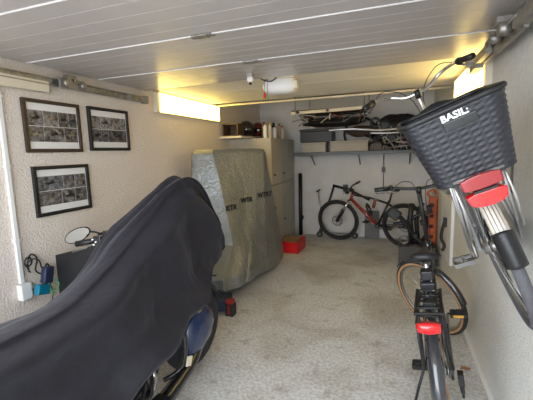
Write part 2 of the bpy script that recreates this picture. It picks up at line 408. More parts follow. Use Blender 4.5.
# ------------------------------------------------------------------ wheels & bicycles
def wheel(root, name, T, c, R, tr, tyre_m, rim_m, side_m=None, spokes=28, hubr=.016, rimd=.02, disc=0):
    c = Vector(c)
    w = MB(T).ring(c,(0,1,0),R-tr*2-rimd/2,rimd/2,44,8,flat=1.1).build(name, rim_m, root)
    MB(T).ring(c,(0,1,0),R-tr,tr,48,10).build('tyre', tyre_m, w)
    if side_m:
        for s_ in (-1,1): MB(T).ring(c+Vector((0,s_*tr*.72,0)),(0,1,0),R-tr*1.5,tr*.62,48,6,flat=.65).build('sidewall', side_m, w)
    s = MB(T)
    for k in range(spokes):
        a = 2*PI*k/spokes; sd = 1 if k % 2 else -1; a2 = a+(.5 if (k//2) % 2 else -.5)
        p = c+Vector((math.cos(a),0,math.sin(a)))*(R-2*tr-rimd*.6); q = c+Vector((math.cos(a2)*hubr*1.3, sd*.03, math.sin(a2)*hubr*1.3))
        s.tube([q,p],.0011,4)
    s.build('spokes', M_alu, w)
    h = MB(T); h.cyl(c+Vector((0,-.05,0)),c+Vector((0,.05,0)),hubr,n=14)
    for s_ in (-1,1): h.cyl(c+Vector((0,s_*.028,0)),c+Vector((0,s_*.033,0)),hubr*1.9,n=16)
    h.build('hub', M_alud, w)
    if disc:
        dm = MB(T); dm.ring(c+Vector((0,.042,0)),(0,1,0),disc,.008,30,4,flat=.15)
        for k in range(5):
            a = 2*PI*k/5; dm.tube([c+Vector((0,.042,0)),c+Vector((math.cos(a)*disc,.042,math.sin(a)*disc))],.004,4)
        dm.build('brake_disc', M_alud, w)
    return w
def fender(root, name, T, c, R, w, a0, a1, m, n=36, crown=.016):
    c = Vector(c); o = []
    def fn(i, j):
        a = a0+(a1-a0)*i; k = (j-.5)*2
        rr = R - crown*(k*k)*1.3; return c+Vector((math.cos(a)*rr, k*w/2, math.sin(a)*rr))
    return MB(T).grid(fn, n, 8).build(name, m, root, solid=.003)
def crank(root, T, bb, ang, L=.165, ringr=.09, ring_m=None, pm=None, amber=True, psc=1., side=.07, pitch=(0,0)):
    bb = Vector(bb)
    cs = MB(T).cyl(bb+Vector((0,-.06,0)),bb+Vector((0,.06,0)),.017)
    cs.ring(bb+Vector((0,-.045,0)),(0,1,0),ringr-.008,.008,32,4,flat=.25)
    for k in range(5):
        a = 2*PI*k/5; cs.tube([bb+Vector((0,-.045,0)),bb+Vector((math.cos(a)*ringr*.9,-.045,math.sin(a)*ringr*.9))],.006,5)
    cset = cs.build('crankset', ring_m or M_alud, root)
    out = []
    for s_, a in ((-1,ang),(1,ang+PI)):
        amb = amber is True or (amber == 'right' and s_ < 0)
        dv = Vector((math.cos(a),0,math.sin(a))); e = bb+dv*L+Vector((0,s_*side,0))
        MB(T).tube([bb+Vector((0,s_*.055,0)), e],[.013,.009],8).build('crank_arm', ring_m or M_alud, cset)
        P = MB(T); pc = e+Vector((0,s_*.065,0)); RR = Ry(pitch[0 if s_ < 0 else 1])
        P.cyl(e, pc+Vector((0,s_*.045,0)), .007, n=8)
        for dx in (-.04,.04): P.box(pc+RR@Vector((dx,0,0)), (.012,.095,.022), RR)
        for dy in (-.045,0,.045): P.box(pc+RR@Vector((0,dy,0)), (.08,.009,.016), RR)
        po = P.build('pedal', pm or M_black, root)
        if amb:
            q = MB(T)
            for dx in (-.048,.048): q.box(pc+RR@Vector((dx,0,0)), (.004,.06,.014), RR)
            q.build('reflector', M_amber, po, 'amber pedal reflector')
    return cset
def chain(root, T, bb, ax, r1, r2, y=-.045):
    bb, ax = Vector(bb), Vector(ax); pts = []
    d = (ax-bb).normalized(); th = math.atan2(d.z, d.x)
    for k in range(13):
        a = th+PI/2-PI*0-PI*k/12; a = th - PI/2 - PI*k/12; pts.append(bb+Vector((math.cos(a)*r1, y, math.sin(a)*r1)))
    for k in range(9):
        a = th + PI/2 - PI*k/8; pts.append(ax+Vector((math.cos(a)*r2, y, math.sin(a)*r2)))
    return MB(T).tube(pts,.005,5,closed=True).build('chain', M_alud, root)
def saddle(root, T, c, L=.27, W=.2, m=None, tilt=0., name='saddle'):
    c = Vector(c); rings = []
    for i in range(13):
        t = i/12; x = -L*.42+L*t; w = W/2*(1-t)**.0*(.95-.78*min(1,max(0,(t-.18)/.62))**.8) if t > .12 else W/2*(.55+.4*t/.12)
        h = .028*(1-.35*t)
        ring_ = []
        for k in range(14):
            a = 2*PI*k/14; zz = math.sin(a)*h; 
            if zz < 0: zz *= .9
            ring_.append(c+Vector((x, math.cos(a)*w, zz+.018*(1-t)**2+tilt*x)))
        rings.append(ring_)
    s = MB(T).loft(rings).build(name, m or M_black, root)
    q = MB(T)
    for sy in (-.022,.022): q.tube([c+Vector((-L*.3,sy,-.02)),c+Vector((-.04,sy,-.045)),c+Vector((.05,sy,-.045)),c+Vector((L*.4,sy*.4,-.015))],.0035,6)
    q.build('saddle_rails', M_alud, s)
    return s
def steerT(T, hb, ht, ang):
    hb, ht = Vector(hb), Vector(ht); ax = (ht-hb).normalized()
    return T @ Matrix.Translation(hb) @ Matrix.Rotation(ang, 4, ax) @ Matrix.Translation(-hb)
I4 = Matrix.Identity(4)

def city_bike(name, label, loc, rot, R=.345, steer=0., fr_m=None, tyre_m=None, side_m=None, fend_m=None, bar_m=None, crank_ang=.79, bar_h=1.09, group=None, grips=None, rack_m=None, saddle_z=.93, wb=1.10, swept=True, fend_a1=PI*1.03, leftpitch=0, tr=.02, pedm=None, fw=.058, saddle_on=True, dz=.065, rw=.06, stem_m=None, amber=True, kick=True, bar_rot=0.):
    t = thing(name, label, 'bicycle', loc, rot, group)
    T = Matrix.Identity(4); fr_m = fr_m or M_blackg
    RA, FA, BB = Vector((0,0,R)), Vector((wb,0,R)), Vector((.44,0,.29))
    hb, ht = Vector((.925,0,.66)), Vector((.865,0,.86))
    ST = Vector((.285,0,.72)); SP = Vector((.215,0,saddle_z-.03))
    f_ = MB()
    f_.tube([hb,ht],.021,12); f_.tube(spline([hb+Vector((-.005,0,.04)),(.72,0,.42),BB]),.02,10)
    f_.tube(spline([ht-Vector((0,0,.05)),(.68,0,.6),(.37,0,.47)]),.016,10)
    f_.tube([BB,ST],.016,10); f_.cyl(BB+Vector((0,-.036,0)),BB+Vector((0,.036,0)),.024)
    for s_ in (-1,1):
        f_.tube([BB+Vector((-.02,s_*.02,0)),(.18,s_*.045,R*.9),RA+Vector((0,s_*.062,0))],.009,8)
        f_.tube([ST+Vector((-.01,s_*.012,-.03)),(.15,s_*.045,.60),RA+Vector((0,s_*.062,0))],.0075,8)
    f_.build('frame', fr_m, t)
    MB().tube([ST-Vector((0,0,.03)),SP],.0135,10).build('seat_post', M_alu, t)
    if saddle_on: saddle(t, None, SP+Vector((.01,0,.045)), .27, .19)
    S = steerT(T, hb, ht, steer)
    fk = MB(S)
    crown = hb+Vector((.01,0,-.03))
    fk.box(crown,(.045,.11,.03))
    for s_ in (-1,1): fk.tube(spline([crown+Vector((0,s_*.048,0)),(1.02,s_*.056,.5),FA+Vector((0,s_*.056,0))]),.0105,8)
    fo = fk.build('fork', fr_m, t)
    wheel(t,'front_wheel',S,FA,R,tr,tyre_m or M_rubber,M_alud,side_m,28)
    wheel(t,'rear_wheel',None,RA,R,tr,tyre_m or M_rubber,M_alud,side_m,28,hubr=.024)
    fender(t,'rear_mudguard',None,RA,R+.018,fw,PI*.25,fend_a1,fend_m or M_blackg)
    fender(t,'front_mudguard',S,FA,R+.018,.055,PI*.28,PI*1.0,M_blackg if fend_m is None else fend_m)
    # bar
    S0 = S; SB_ = S
    if bar_rot: SB_ = steerT(T, hb, ht, steer+bar_rot)
    stt = ht+Vector((-.0,0,.0)); top = Vector((ht.x-(bar_h-ht.z)*.28,0,bar_h)); clamp = top+Vector((.055,0,.0))
    q = MB(SB_); q.tube([ht,top],.0125,10); q.tube([top,clamp],.012,8); q.build('stem', stem_m or M_alu, t)
    MB(SB_).tube([top-Vector((-.005,0,.03)),top+Vector((-.004,0,.018))],.017,12).build('stem_cap', M_black, t)
    if swept: half = [clamp,(clamp.x+.01,.07,bar_h+.005),(clamp.x+.02,.16,bar_h+.05),(clamp.x-.06,.24,bar_h+.065),(clamp.x-.20,.30,bar_h+.05)]
    else: half = [clamp,(clamp.x,.1,bar_h+.01),(clamp.x-.02,.2,bar_h+.03),(clamp.x-.05,.30,bar_h+.03)]
    half = [Vector(p) for p in half]; pts = spline([Vector((p.x,-p.y,p.z)) for p in half[::-1]]+half[1:],6)
    bar = MB(SB_).tube(pts,.0112,10).build('handlebar', bar_m or M_alu, t)
    for s_ in (-1,1):
        e = half[-1]; e0 = half[-2]; dv = (e-e0).normalized(); g0 = e-dv*.10
        F = lambda p: Vector((p.x, s_*p.y, p.z))
        g = MB(SB_).tube([F(g0),F(e+dv*.012)],.0175,12); g.cyl(F(g0-dv*.02),F(g0),.021)
        g.build('grip', grips or M_black, t)
        br = MB(SB_).tube([F(g0-dv*.03+Vector((0,0,-.012))),F(g0+Vector((.03,.018,-.03))),F(e+Vector((.035,.012,-.03)))],[.008,.006,.005],6)
        br.build('brake_lever', M_alud, t)
        cb_ = MB(SB_).tube(spline([F(g0-dv*.03),F(half[-3]+Vector((.06,0,.05))),clamp+Vector((.08,s_*.03,-.04)),hb+Vector((.03,s_*.02,.02))]),.0028,6); cb_.build('brake_cable', M_rubber, t)
    # crank & chain
    crank(t,None,BB,crank_ang,L=.165,ringr=.075,pm=pedm,amber=amber,pitch=(0,leftpitch))
    cg = MB()
    poly = []
    for k in range(11): a = -PI/2+PI*k/10; poly.append((BB.x+math.cos(a)*.105, BB.z+math.sin(a)*.105))
    for k in range(7): a = PI/2+PI*k/6; poly.append((RA.x+math.cos(a)*.05, RA.z+math.sin(a)*.05))
    cg.prism(poly, lambda a,c: Vector((a,-.055,c)), lambda a,c: Vector((a,-.068,c))); cg.build('chain_guard', M_black, t, bevel=.004)
    chain(t,None,BB,RA,.075,.035)
    # rear rack
    rm = rack_m or M_alu; rk = MB(); zr = R*2+dz
    for s_ in (-1,1):
        rk.tube([(.10,s_*.055,zr),(-.30,s_*rw,zr)],.006,8)
        rk.tube([(-.27,s_*rw,zr),(.01,s_*(rw+.018),R)],.0055,8); rk.tube([(-.14,s_*rw,zr),(.0,s_*(rw+.018),R+.02)],.0055,8); rk.tube([(.0,s_*.06,zr),(.01,s_*(rw+.018),R+.02)],.005,8)
        rk.tube([(-.285,s_*rw,zr),(-.30,s_*rw,zr-.10),(-.20,s_*(rw+.008),R+.13)],.005,8)
        rk.tube([(.10,s_*.055,zr),(.22,s_*.02,zr-.07)],.004,6)
    rk.tube([(-.30,-rw,zr),(-.315,0,zr),(-.30,rw,zr)],.006,8)
    for x in (-.22,-.1,.02): rk.tube([(x,-rw,zr),(x,rw,zr)],.005,6)
    rk.build('rear_rack', rm, t)
    # kickstand
    if not kick: return t, zr, S, RA, FA, BB
    ks = MB().tube([(.14,.075,.30),(.12,.13,.16),(.11,.18,.015)],.008,8); ks.box((.108,.183,.008),(.05,.025,.012)); ks.build('kickstand', M_black, t)
    return t, zr, S, RA, FA, BB

# --- hanging bike (A)
rotA = (-.40,-.10,1.571)
tA, zr, S, RA, FA, BB = city_bike('bicycle', 'silver city bicycle with black basket hung high on the right wall', (.545,1.706,.822), rotA,
    fr_m=mat('grey_frame_paint',(.22,.22,.225),.25,coat=.5), fend_m=M_fender, bar_m=M_chrome, crank_ang=.79, bar_h=1.07, fend_a1=PI*.86, pedm=mat('steel_pedal',(.25,.25,.25),.3,.8), fw=.056, tyre_m=M_rubber_grey, tr=.021, dz=.035, rw=.078, amber='right', kick=False)
# dark stripes on the rear mudguard, black mudflap
st = MB()
for k_ in (-.62,-.22,.22,.62):
    st.tube([RA+Vector((math.cos(a)*(.3655-.016*1.3*k_*k_), k_*.028, math.sin(a)*(.3655-.016*1.3*k_*k_))) for a in [PI*(.45+.41*i/16) for i in range(17)]],.0016,5)
st.build('mudguard_stripes', M_alud, tA)
fender(tA,'mudflap',None,RA,.372,.066,PI*.84,PI*.95,M_black,12,.022)
def basket(T):
    z0, z1 = zr-.012, zr+.240
    cx = -.125
    def ringpt(q, z):
        t = (z-z0)/(z1-z0); lx, ly = .175+.035*t, .122+.038*t; rc = .05
        # rounded rectangle param by perimeter
        per = [lx-rc, ly-rc]; seg = [2*per[1], rc*PI/2, 2*per[0], rc*PI/2, 2*per[1], rc*PI/2, 2*per[0], rc*PI/2]; tot = sum(seg); s_ = (q % 1)*tot
        cs = [(lx,-per[1],'l',(0,1)),(per[0],per[1],'a',0),(per[0],ly,'l',(-1,0)),(-per[0],per[1],'a',PI/2),(-lx,per[1],'l',(0,-1)),(-per[0],-per[1],'a',PI),(-per[0],-ly,'l',(1,0)),(per[0],-per[1],'a',1.5*PI)]
        for (x, y, k, v), L in zip(cs, seg):
            if s_ <= L:
                if k == 'l': p = Vector((x+v[0]*s_, y+v[1]*s_)); n = Vector((v[1],-v[0]))
                else:
                    a = v+s_/rc; n = Vector((math.cos(a),math.sin(a))); p = Vector((x,y))+n*rc
                return p, n
            s_ -= L
        return Vector((lx,-per[1])), Vector((1,0))
    N, Z = 240, 104
    def fn(i, j):
        z = z0+(z1-z0)*i; p, n = ringpt(j, z)
        row = i*26; col = j*80
        off = .0019*abs(math.sin(PI*row))**.5*(1 if int(row) % 2 == int(col) % 2 else -.3)*(abs(math.sin(PI*col))**.6) + .001*math.sin(PI*row)
        p = p+n*off
        return Vector((cx+p.x, p.y, z))
    b_ = MB(T).grid(fn, Z, N, True)
    bo = b_.build('basket', mat('black_woven_resin',(.020,.020,.026),.42,spec=.5), tA, 'black woven basket on the rear rack', solid=.004)
    fl = []
    for q in range(60): p, n = ringpt(q/60, z0+.002); fl.append(Vector((cx+p.x,p.y,z0+.004)))
    MB(T).add(fl, [tuple(range(60))], False).build('basket_floor', M_black, bo, solid=.006)
    rim = []
    for q in range(80): p, n = ringpt(q/80, z1); rim.append(Vector((cx+p.x+n.x*.002,p.y+n.y*.002,z1)))
    MB(T).tube(rim,.010,8,closed=True).build('basket_rim', M_black, bo)
    # name plate and lettering on the rear face
    xr_ = cx-(.175+.035*.84)-.006; tilt = math.atan2(.035, z1-z0)
    RR = Ry(-tilt)
    MB(T).box((xr_+.001,-.01,z0+.200),(.006,.10,.030),RR).build('badge', M_blackg, bo, bevel=.002)
    # text x axis -> -Y(local right seen from behind), text up -> +Z
    m3 = Matrix(((0,0,-1),(-1,0,0),(0,1,0)))
    textmesh('lettering','BASIL:',  .031,M_white,bo,Matrix.Translation((xr_-.0050,.0,z0+.228)) @ RR.to_4x4() @ m3.to_4x4(),.0012,offset=.0010,space=1.02)
    return bo
basket(None)
def lampshape(x0, x1, w, prof, z):
    return MB().loft([[Vector((x,y*ww,z+zz)) for y,zz in prof] for x,ww in ((x0,w*.96),(x1+.012,w),(x1+.003,w*.99),(x1,w*.93))], smooth=False)
lampshape(-.29,-.335,.062,[(-1,.040),(-.6,.046),(0,.048),(.6,.046),(1,.040),(.97,.006),(.6,.002),(0,0),(-.6,.002),(-.97,.006)],zr-.042).build('rear_light', M_reflred2, tA, 'dark red upper rear light', bevel=.003)
lampshape(-.30,-.345,.062,[(-1,.040),(-.6,.046),(0,.046),(.6,.046),(1,.040),(.88,.010),(.55,0),(0,-.004),(-.55,0),(-.88,.010)],zr-.096).build('rear_reflector', M_reflred, tA, 'bright red reflector', bevel=.003)
MB().box((-.335,0,zr-.046),(.022,.07,.008)).build('light_bracket', M_black, tA)
# hook on the wall that carries the pedal
t = thing('wall_hook', 'metal wall hook carrying the pedal of the hanging bicycle', 'hook', (XR,2.2,1.38))
g = MB(); g.box((-.004,0,.0),(.008,.05,.16)); g.build('plate', M_galv, t)
MB().tube([(-.005,0,-.03),(-.10,0,-.035),(-.15,0,-.01),(-.155,0,.02)],.006,8).build('arm', M_galv, t)

# --- city bike on the floor (B)
tB, zrB, SB, RAB, FAB, BBB = city_bike('bicycle', 'black city bicycle with tan tyre walls standing on its kickstand', (.312,2.007,0), (-.16,0,1.483),
    R=.34, steer=.85, fr_m=M_blackg, tyre_m=M_rubber, side_m=M_tan, fend_m=mat('shiny_dark_mudguard',(.03,.03,.035),.15,coat=.8), bar_m=M_black, crank_ang=-1.9+PI, bar_h=1.27, rack_m=M_black, saddle_z=.91, fw=.066, fend_a1=PI*1.08, tr=.02, swept=False, stem_m=M_black, amber='right', bar_rot=-.9, rw=.054)
g = MB()
for s_ in (-1,1):
    g.box((-.06,s_*.06,zrB+.012),(.34,.014,.012)); g.tube([(.06,s_*.035,zrB+.03),(-.2,s_*.045,zrB+.03)],.006,6)
for x in (-.22,-.15,-.06,.02,.09): g.box((x,0,zrB+.012),(.016,.13,.010))
g.box((-.10,0,zrB+.02),(.06,.05,.02)); g.build('rack_top', M_black, tB, bevel=.002)
g = MB(); g.box((.15,0,zrB+.03),(.12,.085,.05)); g.box((.17,0,zrB+.08),(.08,.07,.06)); g.build('battery', M_black, tB, 'black battery block under the saddle', bevel=.01)
g = MB()
for x,y in ((.13,.03),(.12,-.02),(-.1,0),(-.03,.03),(-.03,-.03)): g.cyl((x,y,zrB+.055),(x,y,zrB+.058),.006)
g.build('bolt', M_alu, tB)
rl = MB().loft([[Vector((x,y*w,zrB-.015+zz)) for y,zz in [(-1,.025),(-.6,.03),(0,.032),(.6,.03),(1,.025),(.97,-.01),(.6,-.014),(0,-.018),(-.6,-.014),(-.97,-.01)]] for x,w in ((-.31,.050),(-.335,.052),(-.345,.048))])
rl.build('rear_light', M_reflred, tB, 'red rear light under the rack')
g = MB(); g.box((0,-.10,.30),(.05,.03,.06)); g.tube([(0,-.10,.28),(.03,-.10,.20)],.012,8); g.ring((.01,-.10,.25),(0,1,0),.022,.008,16,6); g.ring((.04,-.10,.19),(0,1,0),.022,.008,16,6)
g.build('derailleur', M_black, tB)

# --- mountain bike (D) by the back wall
tD = thing('mountain_bike', 'red and black mountain bike leaning at the back wall', 'bicycle', (.20,5.80,0), (-.10,0,2.86))
R = .362; RA, FA, BB = Vector((0,0,R)), Vector((1.12,0,R)), Vector((.43,0,.33)); hb, ht = Vector((.88,0,.72)), Vector((.84,0,.84)); ST = Vector((.24,0,.75))
MB().tube([hb,ht],.026,12).tube([hb+Vector((-.01,0,.03)),(.62,0,.5),BB],[.026,.03,.028],12).build('down_tube', M_redframe, tD, 'red down tube')
MB().tube([ht-Vector((.0,0,.02)),(.55,0,.78),ST-Vector((0,0,.05))],.018,10).build('top_tube', M_blackg, tD)
g = MB().tube([BB,ST],.018,10).cyl(BB+Vector((0,-.045,0)),BB+Vector((0,.045,0)),.04)
for s_ in (-1,1):
    g.tube([BB+Vector((-.02,s_*.03,0)),(.2,s_*.055,R*.95),RA+Vector((0,s_*.068,0))],.011,8); g.tube([ST+Vector((0,s_*.015,-.06)),(.13,s_*.05,.6),RA+Vector((0,s_*.068,0))],.009,8)
g.build('rear_triangle', M_blackg, tD)
MB().tube([ST-Vector((0,0,.02)),(.2,0,.88)],.0155,10).build('seat_post', M_black, tD)
saddle(tD,None,(.20,0,.915),.27,.15)
S = steerT(I4,hb,ht,.12)
g = MB(S).box((.905,0,.70),(.05,.14,.04))
for s_ in (-1,1): g.tube([(.905,s_*.062,.70),(1.03,s_*.062,.52)],.016,8)
g.build('fork_stanchions', M_chrome, tD)
g = MB(S)
for s_ in (-1,1): g.tube([(1.0,s_*.062,.58),FA+Vector((0,s_*.062,0))],.023,10)
g.build('fork_lowers', M_black, tD)
wheel(tD,'front_wheel',S,FA,R,.026,M_rubber,M_black,None,28,disc=.085); wheel(tD,'rear_wheel',None,RA,R,.026,M_rubber,M_black,None,28,disc=.08,hubr=.025)
MB(S).tube([ht,(.825,0,.90),(.87,0,.93)],.016,10).build('stem', M_black, tD)
g = [(.87,0,.93),(.87,.1,.945),(.84,.25,.955),(.82,.36,.955)]; pts = spline([(x,-y,z) for x,y,z in g[::-1]]+g[1:])
MB(S).tube(pts,.0125,10).build('handlebar', M_black, tD)
for s_ in (-1,1):
    MB(S).tube([(.838,s_*.26,.955),(.82,s_*.38,.955)],.018,10).build('grip', M_black, tD)
    MB(S).tube([(.86,s_*.22,.95),(.90,s_*.26,.93),(.885,s_*.34,.92)],.007,6).build('brake_lever', M_alud, tD)
crank(tD,None,BB,-2.6,ringr=.075,pm=M_black,amber=True); chain(tD,None,BB,RA,.075,.045)
g = MB().cyl((.53,0,.50),(.60,0,.66),.035,n=14); g.cyl((.60,0,.66),(.612,0,.69),.018); g.build('water_bottle', M_blackg, tD, 'black bottle in the frame')
MB().cyl((.50,0,.62),(.46,0,.76),.026,n=12).build('small_pump', mat('brown_red_plastic',(.25,.07,.05),.5), tD)
MB(S).box((.93,0,.86),(.06,.06,.05)).build('front_lamp', M_black, tD, bevel=.008)

t = thing('bicycle_rack', 'black tubular bicycle rack behind the mountain bike handlebar', 'bicycle rack', (-.80,6.36,0))
MB().tube([(-.22,0,.93),(.05,-.02,.86),(.42,-.02,.68)],.022,8).build('arm', M_black, t)
MB().tube([(-.20,0,.92),(-.30,-.02,.60)],.018,8).build('arm', M_black, t)
MB().box((.0,.03,.88),(.08,.06,.12)).build('wall_plate', M_black, t)
# --- kick scooter
t = thing('kick_scooter', 'slim metal kick scooter standing upright against the back wall', 'scooter', (-1.24,6.22,0), (0,0,.03))
MB().tube([(.02,0,.13),(-.015,0,.84)],.013,10).build('steering_post', M_alu, t)
MB().tube([(.045,.0,.13),(.015,0,.55)],.007,8).build('brace', M_alud, t)
MB().tube([(-.016,-.16,.85),(-.016,.16,.85)],.014,10).build('handlebar', M_black, t)
MB().box((.33,0,.075),(.52,.10,.02)).build('deck', M_alud, t, bevel=.004)
for x in (0,.62):
    w_ = MB().ring((x,0,.055),(0,1,0),.038,.017,24,8).build('wheel', M_rubber, t); MB().cyl((x,-.015,.055),(x,.015,.055),.028,n=16).build('rim', M_grey, w_)
MB().box((.02,0,.12),(.06,.05,.05)).build('fork', M_black, t, bevel=.005)

# --- grey board leaning behind mountain bike
tag(MB().box((-.34,6.33,.245),(.24,.03,.49),Rx(-.08)).build('grey_board', M_grey, origin=(-.34,6.33,0), bevel=.004), 'dark grey board leaning behind the mountain bike frame', 'board')
# --- wall conduit
t = thing('wall_conduit', 'thin grey pipe with a switch box on the back wall', 'conduit', (-.16,YB,.8))
MB().tube([(0,-.012,-.02),(0,-.012,.68)],.009,8).build('pipe', M_alud, t); MB().box((0,-.02,.40),(.06,.04,.09)).build('switch_box', M_grey, t, bevel=.005)

# --- crate, carrier, orange tool
t = thing('plastic_crate', 'dark grey plastic crate on the floor beneath the bicycle carrier', 'crate', (.31,5.10,0))
g = MB()
g.box((0,0,.01),(.44,.34,.02))
for s_ in (-1,1): g.box((s_*.215,0,.13),(.012,.34,.24)); g.box((0,s_*.165,.13),(.44,.012,.24)); g.box((s_*.222,0,.245),(.02,.36,.018)); g.box((0,s_*.172,.245),(.46,.02,.018))
g.build('shell', mat('dark_crate_plastic',(.06,.055,.05),.5), t, bevel=.003)
g = MB()
for k in range(7): g.ell((random.uniform(-.17,.17),random.uniform(-.1,.1),.20),(.06,.05,.04))
g.build('contents', M_grey, t)
t = thing('bicycle_carrier', 'folded black tubular bicycle carrier standing upright on the crate', 'bicycle carrier', (.27,5.02,.27))
g = MB(); g.tube([(-.02,0,0),(-.05,0,.35),(-.03,0,.55)],.035,10); g.tube([(.06,.05,0),(.03,.05,.33),(.10,.05,.56)],.03,10); g.build('upright', M_black, t)
MB().tube(spline([(-.26,0,.26),(-.10,0,.30),(.05,0,.40),(.22,0,.46)]),.026,10).build('arm', M_black, t)
MB().tube(spline([(-.22,-.05,.42),(-.10,-.03,.28),(.02,0,.10),(.10,0,.03)]),.03,10).build('arm', M_black, t)
MB().box((-.25,-.06,.42),(.16,.10,.13),Ry(.6)).build('clamp_head', M_black, t, bevel=.015)
MB().ring((-.12,0,.06),(0,1,.2),.055,.014,20,8).build('strap_wheel', M_alud, t)
for x,z in ((.1,.3),(.02,.12),(.18,.5)): MB().cyl((x,-.05,z),(x,.06,z),.03).build('knob', M_rubber, t)
t = thing('upright_tool', 'tall narrow orange tool standing against the right wall behind the bicycles', 'tool', (.535,5.42,0))
g = MB(); g.box((0,0,.50),(.115,.08,.74)); g.build('body', M_orange, t, bevel=.025)
MB().tube(spline([(-.045,0,.86),(-.07,0,.92),(-.01,0,.96),(.04,0,.90)]),.018,8).build('handle', M_orange, t)
MB().box((0,0,.07),(.12,.14,.14)).build('foot', M_black, t, bevel=.02)
for z in (.3,.45,.6,.75): MB().box((-.02,-.045,z),(.05,.012,.05)).build('switch', M_rubber, t, bevel=.004)
t = thing('wall_panel', 'pale upright panel with a black hook on the right wall behind the bicycles', 'panel', (XR,4.42,.0))
MB().box((-.015,0,.66),(.03,.80,.70)).build('board', M_white, t, bevel=.003)
g = MB().tube(spline([(-.05,-.1,.72),(-.07,-.1,.65),(-.08,-.1,.54),(-.05,-.12,.46),(-.07,-.14,.40)]),.017,8); g.box((-.04,-.1,.72),(.05,.06,.10)); g.build('hook', M_black, t)

# ------------------------------------------------------------------ cabinets at the left, shelf, helmets, bottles
def cabinet(label, y0, y1, z0, z1, dm, hz, x1=-1.72):
    t = thing('cabinet', label, 'cabinet', ((XL+x1)/2,(y0+y1)/2,z0), group='storage cabinets along the left wall'); w = x1-XL-.01; L = y1-y0; hh = z1-z0
    g = MB()
    for s_ in (-1,1): g.box((0,s_*(L/2-.009),hh/2),(w,.018,hh))
    g.box((0,0,hh-.009),(w,L-.036,.018)); g.box((0,0,.009),(w,L-.036,.018)); g.box((-w/2+.005,0,hh/2),(.01,L-.036,hh-.036)); g.box((0,0,hh/2),(w-.03,L-.036,.018))
    g.build('body', M_cab, t, bevel=.002)
    q = MB().box((w/2+.009,0,hh/2),(.018,L-.006,hh-.008))
    if dm is M_cab2:
        for k in range(7): q.box((w/2+.02,-L/2+.08+k*(L-.16)/6,hh/2),(.006,.02,hh-.05))
    d_ = q.build('door', dm, t, bevel=.002)
    MB().cyl((w/2+.02,-L/2+.10,hz),(w/2+.045,-L/2+.10,hz),.012).build('handle', M_black, d_)
    return t
cabinet('lower beige cabinet beside the silver cover', 5.0, 5.47, 0, 1.055, M_cab, .7)
cabinet('lower grey-green ribbed cabinet nearest the back wall', 5.475, 6.25, 0, 1.055, M_cab2, .45)
cabinet('upper beige cabinet under the helmets', 5.0, 5.47, 1.06, 1.765, M_cab, .15)
cabinet('upper grey-green ribbed cabinet nearest the back wall', 5.475, 6.25, 1.06, 1.765, M_cab2, .15)
tag(MB().box((XL+.175,5.55,1.785),(.35,1.7,.03)).build('wall_shelf', M_shelf, bevel=.002), 'cream shelf board above the beige cabinets', 'shelf')
# dark rod between cabinet and wall
tag(MB().tube([(-1.62,6.33,0),(-1.62,6.36,1.15)],.036,8).tube([(-1.60,6.33,.3),(-1.58,6.30,.36)],.03,8).build('dark_pole', M_black), 'black pole standing between the cabinets and back wall', 'pole')
# cubby on shelf
t = thing('open_box', 'small open wooden box on the near end of the shelf', 'box', (-2.24,4.86,1.80)); g = MB()
g.box((0,0,.008),(.24,.24,.016)); g.box((0,0,.172),(.24,.24,.016))
for s_ in (-1,1): g.box((s_*.112,0,.09),(.016,.24,.16))
g.box((0,.112,.09),(.21,.016,.15)); g.build('shell', M_wood, t)
def helmet(label, x, y, z, s, rz, m):
    t = thing('helmet', label, 'helmet', (x,y,z), (0,0,rz), 'helmets on the shelf'); g = MB()
    def fn(i, j):
        a = 2*PI*j; e = -.75+ (PI/2+.75)*i
        return Vector((math.cos(e)*math.cos(a)*.15*s, math.cos(e)*math.sin(a)*.125*s, .115*s+math.sin(e)*.13*s*(1 if e > 0 else 1)))
    g.grid(fn,14,24).build('shell', m, t, solid=.006)
    def fv(i, j):
        a = -.9+1.8*j; e = -.25+.5*i
        return Vector((math.cos(e)*math.cos(a)*.157*s, math.cos(e)*math.sin(a)*.132*s, .115*s+math.sin(e)*.13*s))
    MB().grid(fv,5,12).build('visor', M_blackg, t, solid=.004)
    MB().ring((0,0,.036*s),(0,0,1),.11*s,.008,24,6).build('trim', M_rubber, t)
helmet('black motorcycle helmet next to the open box on the shelf', -2.17, 5.18, 1.80, 1., -1.0, M_blackg)
helmet('dark red helmet between black helmet and bottles on the shelf', -2.08, 5.44, 1.80, .95, -.8, mat('dark_red_shell',(.10,.012,.014),.2,coat=.7))
